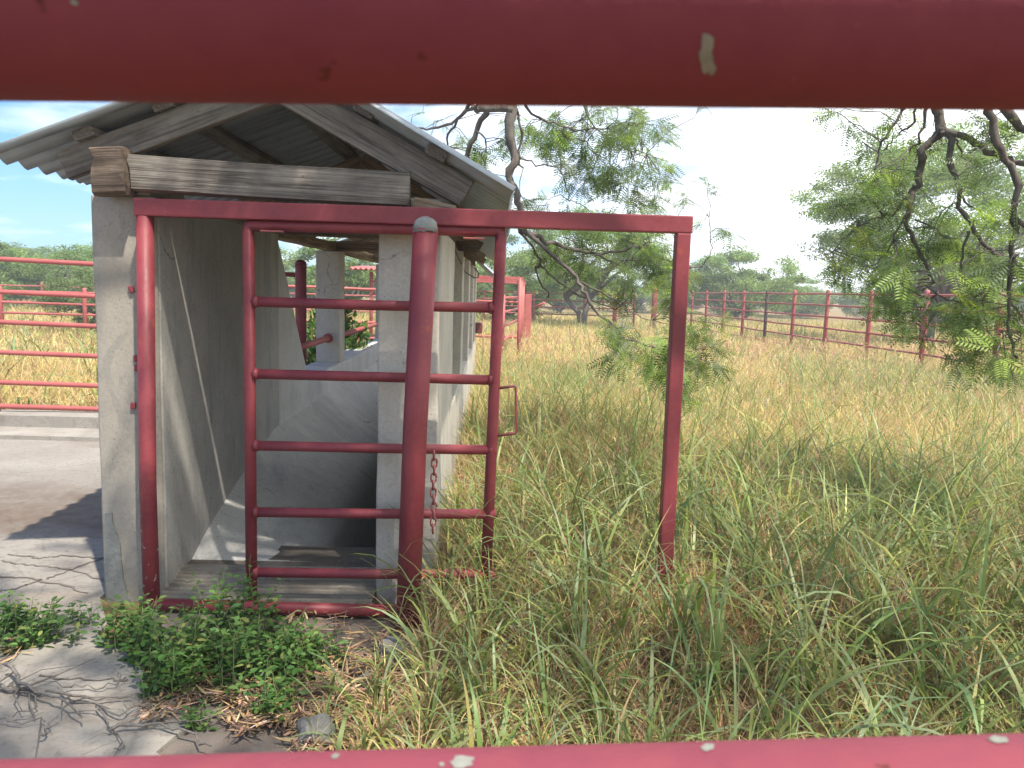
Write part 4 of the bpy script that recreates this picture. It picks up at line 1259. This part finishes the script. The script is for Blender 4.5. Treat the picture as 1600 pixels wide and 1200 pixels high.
# middle bough
for pix, d0, d1, r0, r1 in (
    ([(798, 120), (799, 165), (796, 214), (805, 248), (797, 274), (805, 296), (811, 322), (815, 350), (824, 368)], 5.6, 5.6, .038, .022),
    ([(812, 340), (814, 364), (835, 390), (842, 412), (839, 427), (857, 465)], 5.6, 5.9, .013, .006),
    ([(842, 412), (865, 435), (906, 461), (962, 484)], 5.8, 6.0, .010, .004),
    ([(824, 366), (865, 381), (902, 390), (929, 397), (974, 390), (1024, 386)], 5.6, 6.2, .020, .006),
    ([(929, 397), (960, 410), (975, 425)], 5.9, 6.1, .009, .004),
    ([(822, 362), (865, 401), (902, 435), (910, 454), (929, 480), (977, 525), (1040, 548), (1075, 566)], 5.6, 5.3, .017, .006),
    ([(905, 440), (950, 462), (985, 488), (1020, 500)], 5.6, 5.8, .008, .003),
    ([(977, 408), (1040, 406), (1090, 418), (1107, 400), (1112, 372), (1108, 340)], 6.0, 6.2, .007, .003),
    ([(775, 120), (764, 169), (745, 206), (724, 251), (716, 275)], 5.7, 6.0, .030, .014),
    ([(740, 150), (730, 169), (711, 191), (685, 199), (655, 202), (640, 206)], 5.8, 6.2, .016, .006),
    ([(742, 165), (715, 185), (700, 210), (692, 235)], 5.8, 6.1, .014, .006),
    ([(741, 172), (770, 170), (800, 171)], 5.3, 5.3, .028, .026),
    ([(803, 140), (805, 169), (814, 206), (809, 240), (818, 262)], 5.6, 5.7, .013, .006),
    ([(745, 206), (760, 222), (752, 245), (760, 270)], 5.8, 5.9, .008, .004),
    ([(815, 130), (824, 169), (850, 187), (880, 199), (887, 217), (917, 221)], 5.6, 5.8, .012, .004),
    ([(880, 199), (910, 205), (945, 200), (985, 215)], 5.7, 6.0, .007, .003),
    ([(800, 235), (830, 255), (870, 262), (885, 290), (890, 315)], 5.6, 5.9, .007, .003),
    ([(890, 120), (915, 170), (930, 200), (975, 230), (1010, 240)], 5.9, 6.1, .009, .003)):
    q, pts = pb(pix, d0, d1, r0, r1)
for px_, d in (((798, 120), 5.6), ((775, 120), 5.7), ((740, 150), 5.8), ((803, 140), 5.6), ((815, 130), 5.6), ((890, 120), 5.9), ((741, 172), 5.3)):
    a = PY(*px_, d); branch([e1, e1.lerp(a, .5) + Vector((0, .25, .12)), a], .05 if px_[0] == 798 else .028, .036 if px_[0] == 798 else .014, .015, 7, rec=False)
# right bough
for pix, d0, d1, r0, r1 in (
    ([(1462, 120), (1465, 172), (1469, 204), (1442, 236), (1435, 277), (1424, 311), (1416, 337), (1427, 375), (1450, 420), (1461, 442)], 4.5, 4.7, .034, .008),
    ([(1424, 300), (1394, 334), (1364, 341), (1326, 364), (1296, 397)], 4.6, 4.9, .012, .004),
    ([(1469, 204), (1480, 206), (1489, 262), (1499, 311), (1521, 364), (1547, 390), (1566, 409)], 4.5, 4.4, .021, .009),
    ([(1543, 120), (1547, 176), (1562, 236), (1581, 274), (1587, 345), (1581, 390), (1574, 450), (1576, 506), (1590, 560)], 4.1, 4.2, .026, .007),
    ([(1469, 205), (1490, 210), (1525, 221), (1559, 240), (1600, 259), (1680, 280)], 4.5, 4.3, .021, .016),
    ([(1560, 150), (1590, 190), (1640, 215), (1700, 230)], 4.3, 4.2, .024, .02),
    ([(1448, 120), (1446, 176), (1435, 214), (1422, 236)], 4.4, 4.5, .013, .005),
    ([(1425, 130), (1412, 172), (1382, 210), (1371, 247), (1364, 289), (1375, 330)], 4.6, 4.8, .010, .004),
    ([(1440, 130), (1425, 190), (1395, 215), (1380, 235)], 4.5, 4.7, .008, .004),
    ([(1514, 360), (1502, 412), (1502, 442)], 4.4, 4.5, .009, .005),
    ([(1566, 409), (1540, 446), (1510, 472), (1476, 465), (1445, 445)], 4.3, 4.6, .008, .004),
    ([(1430, 345), (1465, 360), (1500, 385), (1540, 395)], 4.6, 4.7, .006, .003),
    ([(1495, 300), (1515, 320), (1540, 345), (1560, 330)], 4.4, 4.6, .007, .003),
    ([(1587, 345), (1610, 360), (1650, 370)], 4.1, 4.2, .013, .01),
    ([(1581, 400), (1560, 430), (1535, 480), (1545, 520)], 4.2, 4.4, .008, .003),
    ([(1400, 440), (1440, 462), (1480, 478), (1520, 500)], 4.7, 4.5, .007, .004),
    ([(1490, 215), (1505, 240), (1512, 262)], 4.5, 4.6, .007, .003),
    ([(1420, 330), (1395, 375), (1380, 405), (1345, 420)], 4.6, 4.8, .007, .003),
    ([(1576, 470), (1600, 500), (1620, 540)], 4.2, 4.2, .008, .004)):
    q, pts = pb(pix, d0, d1, r0, r1)
for px_, d, r in (((1462, 120), 4.5, .034), ((1543, 120), 4.1, .027), ((1448, 120), 4.4, .014), ((1425, 130), 4.6, .011), ((1440, 130), 4.5, .01), ((1560, 150), 4.3, .024)):
    a = PY(*px_, d); branch([e2, e2.lerp(a, .5) + Vector((0, .1, .08)), a], r + .012, r, .012, 7, rec=False)
nodes_np = np.array([tuple(p) for p in nodes])

# foliage clusters: (px, py, rx, ry, depth, twigs)
CL_ = [(640, 190, 50, 25, 6.3, 8), (710, 225, 45, 35, 6.0, 14), (760, 215, 35, 45, 6.2, 10), (800, 285, 30, 35, 5.9, 6), (845, 190, 50, 20, 5.8, 16), (880, 200, 40, 22, 5.8, 14), (960, 195, 80, 30, 6.0, 44), (985, 245, 62, 40, 6.1, 44), (925, 265, 55, 25, 6.0, 18),
       (870, 240, 30, 30, 5.9, 5), (890, 315, 50, 14, 6.0, 6), (960, 320, 45, 14, 6.1, 5), (1030, 285, 25, 22, 6.2, 6), (1085, 185, 16, 12, 6.2, 1), (1100, 290, 26, 22, 6.3, 3), (1085, 325, 30, 25, 6.3, 4), (1130, 350, 14, 14, 6.3, 2),
       (880, 395, 45, 25, 6.0, 14), (950, 385, 60, 22, 6.1, 24), (1010, 405, 50, 35, 6.2, 26), (1045, 440, 25, 35, 6.0, 14), (930, 430, 40, 25, 5.9, 10), (1060, 400, 25, 30, 6.1, 8), (985, 440, 30, 22, 5.9, 7),
       (1000, 530, 45, 22, 5.3, 18), (1050, 550, 40, 25, 5.3, 20), (1090, 545, 25, 30, 5.3, 10), (1060, 590, 22, 30, 5.3, 6), (960, 510, 25, 12, 5.5, 5), (1075, 500, 25, 20, 5.6, 6),
       (1345, 190, 36, 20, 4.8, 10), (1400, 185, 38, 20, 4.6, 9), (1365, 240, 36, 28, 4.7, 9), (1395, 290, 48, 36, 4.7, 26), (1360, 330, 40, 28, 4.8, 16), (1365, 385, 50, 30, 4.8, 26), (1320, 395, 30, 30, 4.9, 10), (1420, 385, 34, 45, 4.7, 16), (1400, 440, 48, 28, 4.8, 18), (1350, 440, 30, 15, 4.9, 6), (1430, 250, 30, 40, 4.5, 6),
       (1500, 195, 48, 18, 4.5, 10), (1530, 220, 30, 25, 4.5, 6), (1570, 200, 30, 28, 4.3, 10), (1475, 400, 30, 35, 4.6, 10), (1520, 410, 36, 34, 4.4, 14), (1450, 470, 45, 24, 4.6, 16), (1440, 505, 26, 26, 4.6, 8), (1500, 480, 40, 30, 4.5, 20), (1545, 470, 36, 40, 4.4, 26), (1590, 440, 26, 50, 4.2, 18), (1530, 530, 40, 26, 4.4, 16), (1580, 540, 28, 36, 4.2, 18), (1590, 330, 18, 40, 4.2, 6), (1550, 340, 30, 30, 4.4, 6), (1490, 330, 26, 40, 4.5, 5), (1545, 270, 30, 30, 4.4, 5), (1610, 500, 20, 60, 4.2, 12)]
ML = mesquite_leaf()
LP, LA, LN, LS = [], [], [], []
for (px_, py_, rx, ry, dep, nt_) in CL_:
    for _ in range(max(1, int(nt_*(.62 if px_ < 1200 else .42)))):
        a = random.uniform(0, 6.28); r = math.sqrt(random.random())
        p = PY(px_ + rx*r*math.cos(a), py_ + ry*r*math.sin(a), dep + random.gauss(0, .18))
        pn = np.array(tuple(p)); dd = np.linalg.norm(nodes_np - pn, axis=1); j = int(dd.argmin()); q = Vector(nodes_np[j])
        out = (p - q); 
        if out.length < .05: out = Vector((random.gauss(0, 1), random.gauss(0, 1), -.3))
        ln = random.uniform(.10, .24)
        dr = (out.normalized() + Vector((random.gauss(0, .4), random.gauss(0, .4), random.gauss(-.25, .4)))).normalized()
        pts = [p, p + dr*ln*.5 + Vector((0, 0, .01)), p + dr*ln + Vector((0, 0, -.03))]
        if dd[j] > .03:
            mid = q.lerp(p, .5) + Vector((random.gauss(0, .02), random.gauss(0, .02), random.gauss(.02, .02)))
            pts = [q, mid] + pts
        br.tube([x - TL for x in pts], [.0032]*(len(pts)-3) + [.0028, .002, .001], 4)
        tw = pts[-3:]
        nl_ = random.randint(3, 6)
        for k in range(nl_):
            t = k/nl_*2; i = min(int(t), 1)
            LP.append(tw[i].lerp(tw[i+1], t - i))
            LA.append(dr*.35 + Vector((random.gauss(0, .7), random.gauss(0, .7), random.gauss(-.45, .5))))
            LN.append((random.gauss(0, .5), random.gauss(0, .5) - .5, 1)); LS.append(random.uniform(.8, 1.4))
br.build('trunk', M['bark'], ROOT)
n = len(LP); c, _ = pal(n, [(.13, .195, .05), (.175, .27, .055), (.25, .35, .07), (.09, .14, .05), (.13, .185, .085)], [3, 3, 2, 2, 2], .15)
parts = [place_leaves(ML[0], ML[1], np.array([tuple(p) for p in LP]) - np.array(tuple(TL)), np.array([tuple(p) for p in LA]), np.array(LN), np.array(LS), c)]
# the crown overhead (out of view, it shades the gate)
ML2 = mesquite_leaf(5, .062, .017, .15)
def canopy(cx_, cy_, cz_, rx, ry, rz, ncl, per):
    d = randdir(ncl); cen = d*(rng.random(ncl)**.4)[:, None]*np.array([rx, ry, rz]) + np.array([cx_, cy_, cz_])
    ci = np.repeat(np.arange(ncl), per); n = len(ci)
    P = cen[ci] + rng.normal(0, .26, (n, 3))*np.array([1.2, 1.2, .6])
    lim = 1.75 + .27*np.maximum(P[:, 1], 0) + .25      # keep clear of the open view below
    P = P[(P[:, 2] > lim) | (P[:, 1] < -1.0)]; 
    k_ = (P[:, 2] - 1.31)/sdir.z; gx = P[:, 0] - sdir.x*k_; gy = P[:, 1] - sdir.y*k_
    P = P[~((abs(gy - .31) < .30) & (gx > -.02) & (gx < .2))]; n = len(P)  # leaves cut away so a sun patch reaches the lower rail
    ax = randdir(n, -.3); nr = randdir(n, 1.2); c, _ = pal(n, TREEC, [2, 3, 3, 1, 1])
    return place_leaves(ML2[0], ML2[1], P - np.array(tuple(TL)), ax, nr, rng.uniform(.8, 1.3, n), c)
parts.append(canopy(2.4, .9, 4.35, 4.7, 2.6, 1.1, 52, 24))
parts.append(canopy(.15, 1.8, 4.4, .55, .45, .4, 9, 30))  # unseen leaf clump added to shade the entry floor
parts.append(canopy(-.9, -.4, 4.6, 1.7, 1.0, .6, 24, 26))  # unseen leaf clump added to shade the front left pavement
parts.append(canopy(1.2, -2.5, 2.9, 4.2, 1.1, 1.6, 30, 30))  # low unseen crown mass added behind the camera to darken the top rail
V, Q, T = cat(parts)
o = bpy.data.objects.new('crown', quads_mesh('crown', V, Q, M['leaf'], False, T)); link(o, ROOT)


# ------------------------------------------------------------------ dead branches, rocks
def dead_branch(label, pix, r, z=.03, side=4, group=None):
    p0 = PZ(*pix[0], z)
    root = empty('fallen_branch', (p0.x, p0.y, 0)); tag(root, label, 'fallen branch', group)
    L = Vector((p0.x, p0.y, 0)); mb = MB()
    P = [PZ(x, y, z + r + random.uniform(0, .015)) for x, y in pix]
    q = crook(P, .006, 4); m = len(q)
    r *= .8; q = [Vector((v.x, v.y, max(v.z, r + .022))) for v in q]
    mb.tube([v - L for v in q], [r*(1 - .65*i/m)*random.uniform(.85, 1.15) for i in range(m)], 7)
    mb.build('stem', M['twig'], root)
    for _ in range(side):
        i = random.randrange(2, m-1); a = random.uniform(-.9, .9); d = (q[min(i+1, m-1)] - q[i-1]).normalized()
        d = Matrix.Rotation(a + (.4 if a > 0 else -.4), 3, 'Z') @ d; ln = random.uniform(.08, .28)
        mb = MB(); pts = [q[i], q[i] + d*ln*.5 + Vector((0, 0, random.uniform(0, .03))), q[i] + d*ln + Vector((random.gauss(0, .02), random.gauss(0, .02), random.uniform(-.01, .03)))]
        pts = [Vector((v.x, v.y, max(v.z, .028))) for v in pts]
        mb.tube([v - L for v in pts], [r*.5, r*.35, r*.15], 5); mb.build('twig', M['twig'], root)


dead_branch('long grey dead branch lying across the pile of twigs, pointing at the weeds', [(-60, 1055), (0, 1070), (60, 1080), (130, 1090), (205, 1087)], .011, side=4)
dead_branch('grey forked dead branch at the left edge, on top of the twig pile', [(12, 1038), (30, 1062), (62, 1080), (95, 1092), (128, 1122)], .010, .05, side=3)
dead_branch('thin dead twig under the long branch at the left edge', [(-30, 1085), (20, 1072), (60, 1098), (20, 1120)], .006, side=2)
dead_branch('thin curved twig lying behind the long grey branch', [(90, 1080), (120, 1070), (160, 1075), (195, 1060)], .005, side=2)
dead_branch('short dark stick alone on the bare pavement', [(63, 1152), (78, 1135), (90, 1119)], .006, side=0)
dead_branch('dark dead branch on the leaf litter below the weeds', [(170, 1140), (225, 1132), (285, 1142), (330, 1166)], .008, side=4)
dead_branch('crooked twig on the pavement just left of the leaf litter', [(150, 1105), (168, 1125), (190, 1160), (178, 1170)], .005, side=2)
dead_branch('straight twig at the bottom left corner', [(-20, 1128), (30, 1126), (70, 1128)], .005, side=2)
dead_branch('leaning twig between the long branch and the weeds', [(150, 1100), (185, 1118), (215, 1100), (240, 1108)], .005, side=3)


def rock(label, loc, s, seed):
    from mathutils import noise as mn
    bm = bmesh.new(); bmesh.ops.create_icosphere(bm, subdivisions=3, radius=1)
    for v in bm.verts:
        k = 1 + .35*mn.noise(v.co*1.3 + Vector((seed, 0, 0))) + .12*mn.noise(v.co*4 + Vector((0, seed, 0)))
        v.co = Vector((v.co.x*s[0], v.co.y*s[1], v.co.z*s[2]))*k
    me = bpy.data.meshes.new('rock'); bm.to_mesh(me); bm.free(); me.materials.append(M['rock'])
    o = link(bpy.data.objects.new('rock', me)); o.location = loc; tag(o, label, 'rock')
rock('angular grey rock at the edge of the grass, lowest in the view', (*PZ(495, 1150, .03)[:2], .04), (.07, .06, .055), 3)
rock('grey rock half hidden in grass at the foot of the thick red post', (*PZ(612, 1030, .03)[:2], .03), (.07, .05, .085), 8)
rock('small pale stone lying in the grass left of the thick red post', (*PZ(578, 1062, .02)[:2], .02), (.04, .04, .03), 13)

# ------------------------------------------------------------------ thin haze in the air
mb = MB(); mb.box((5, 45, 5), (240, 160, 12))
t = NT('haze_air')
pv = t.n('VolumePrincipled'); pv.inputs['Color'].default_value = (.93, .96, 1, 1); pv.inputs['Density'].default_value = .0034; pv.inputs['Anisotropy'].default_value = .3
t.l(pv.outputs[0], t.out.inputs['Volume'])
o = mb.build('haze', t.m); tag(o, kind='stuff')
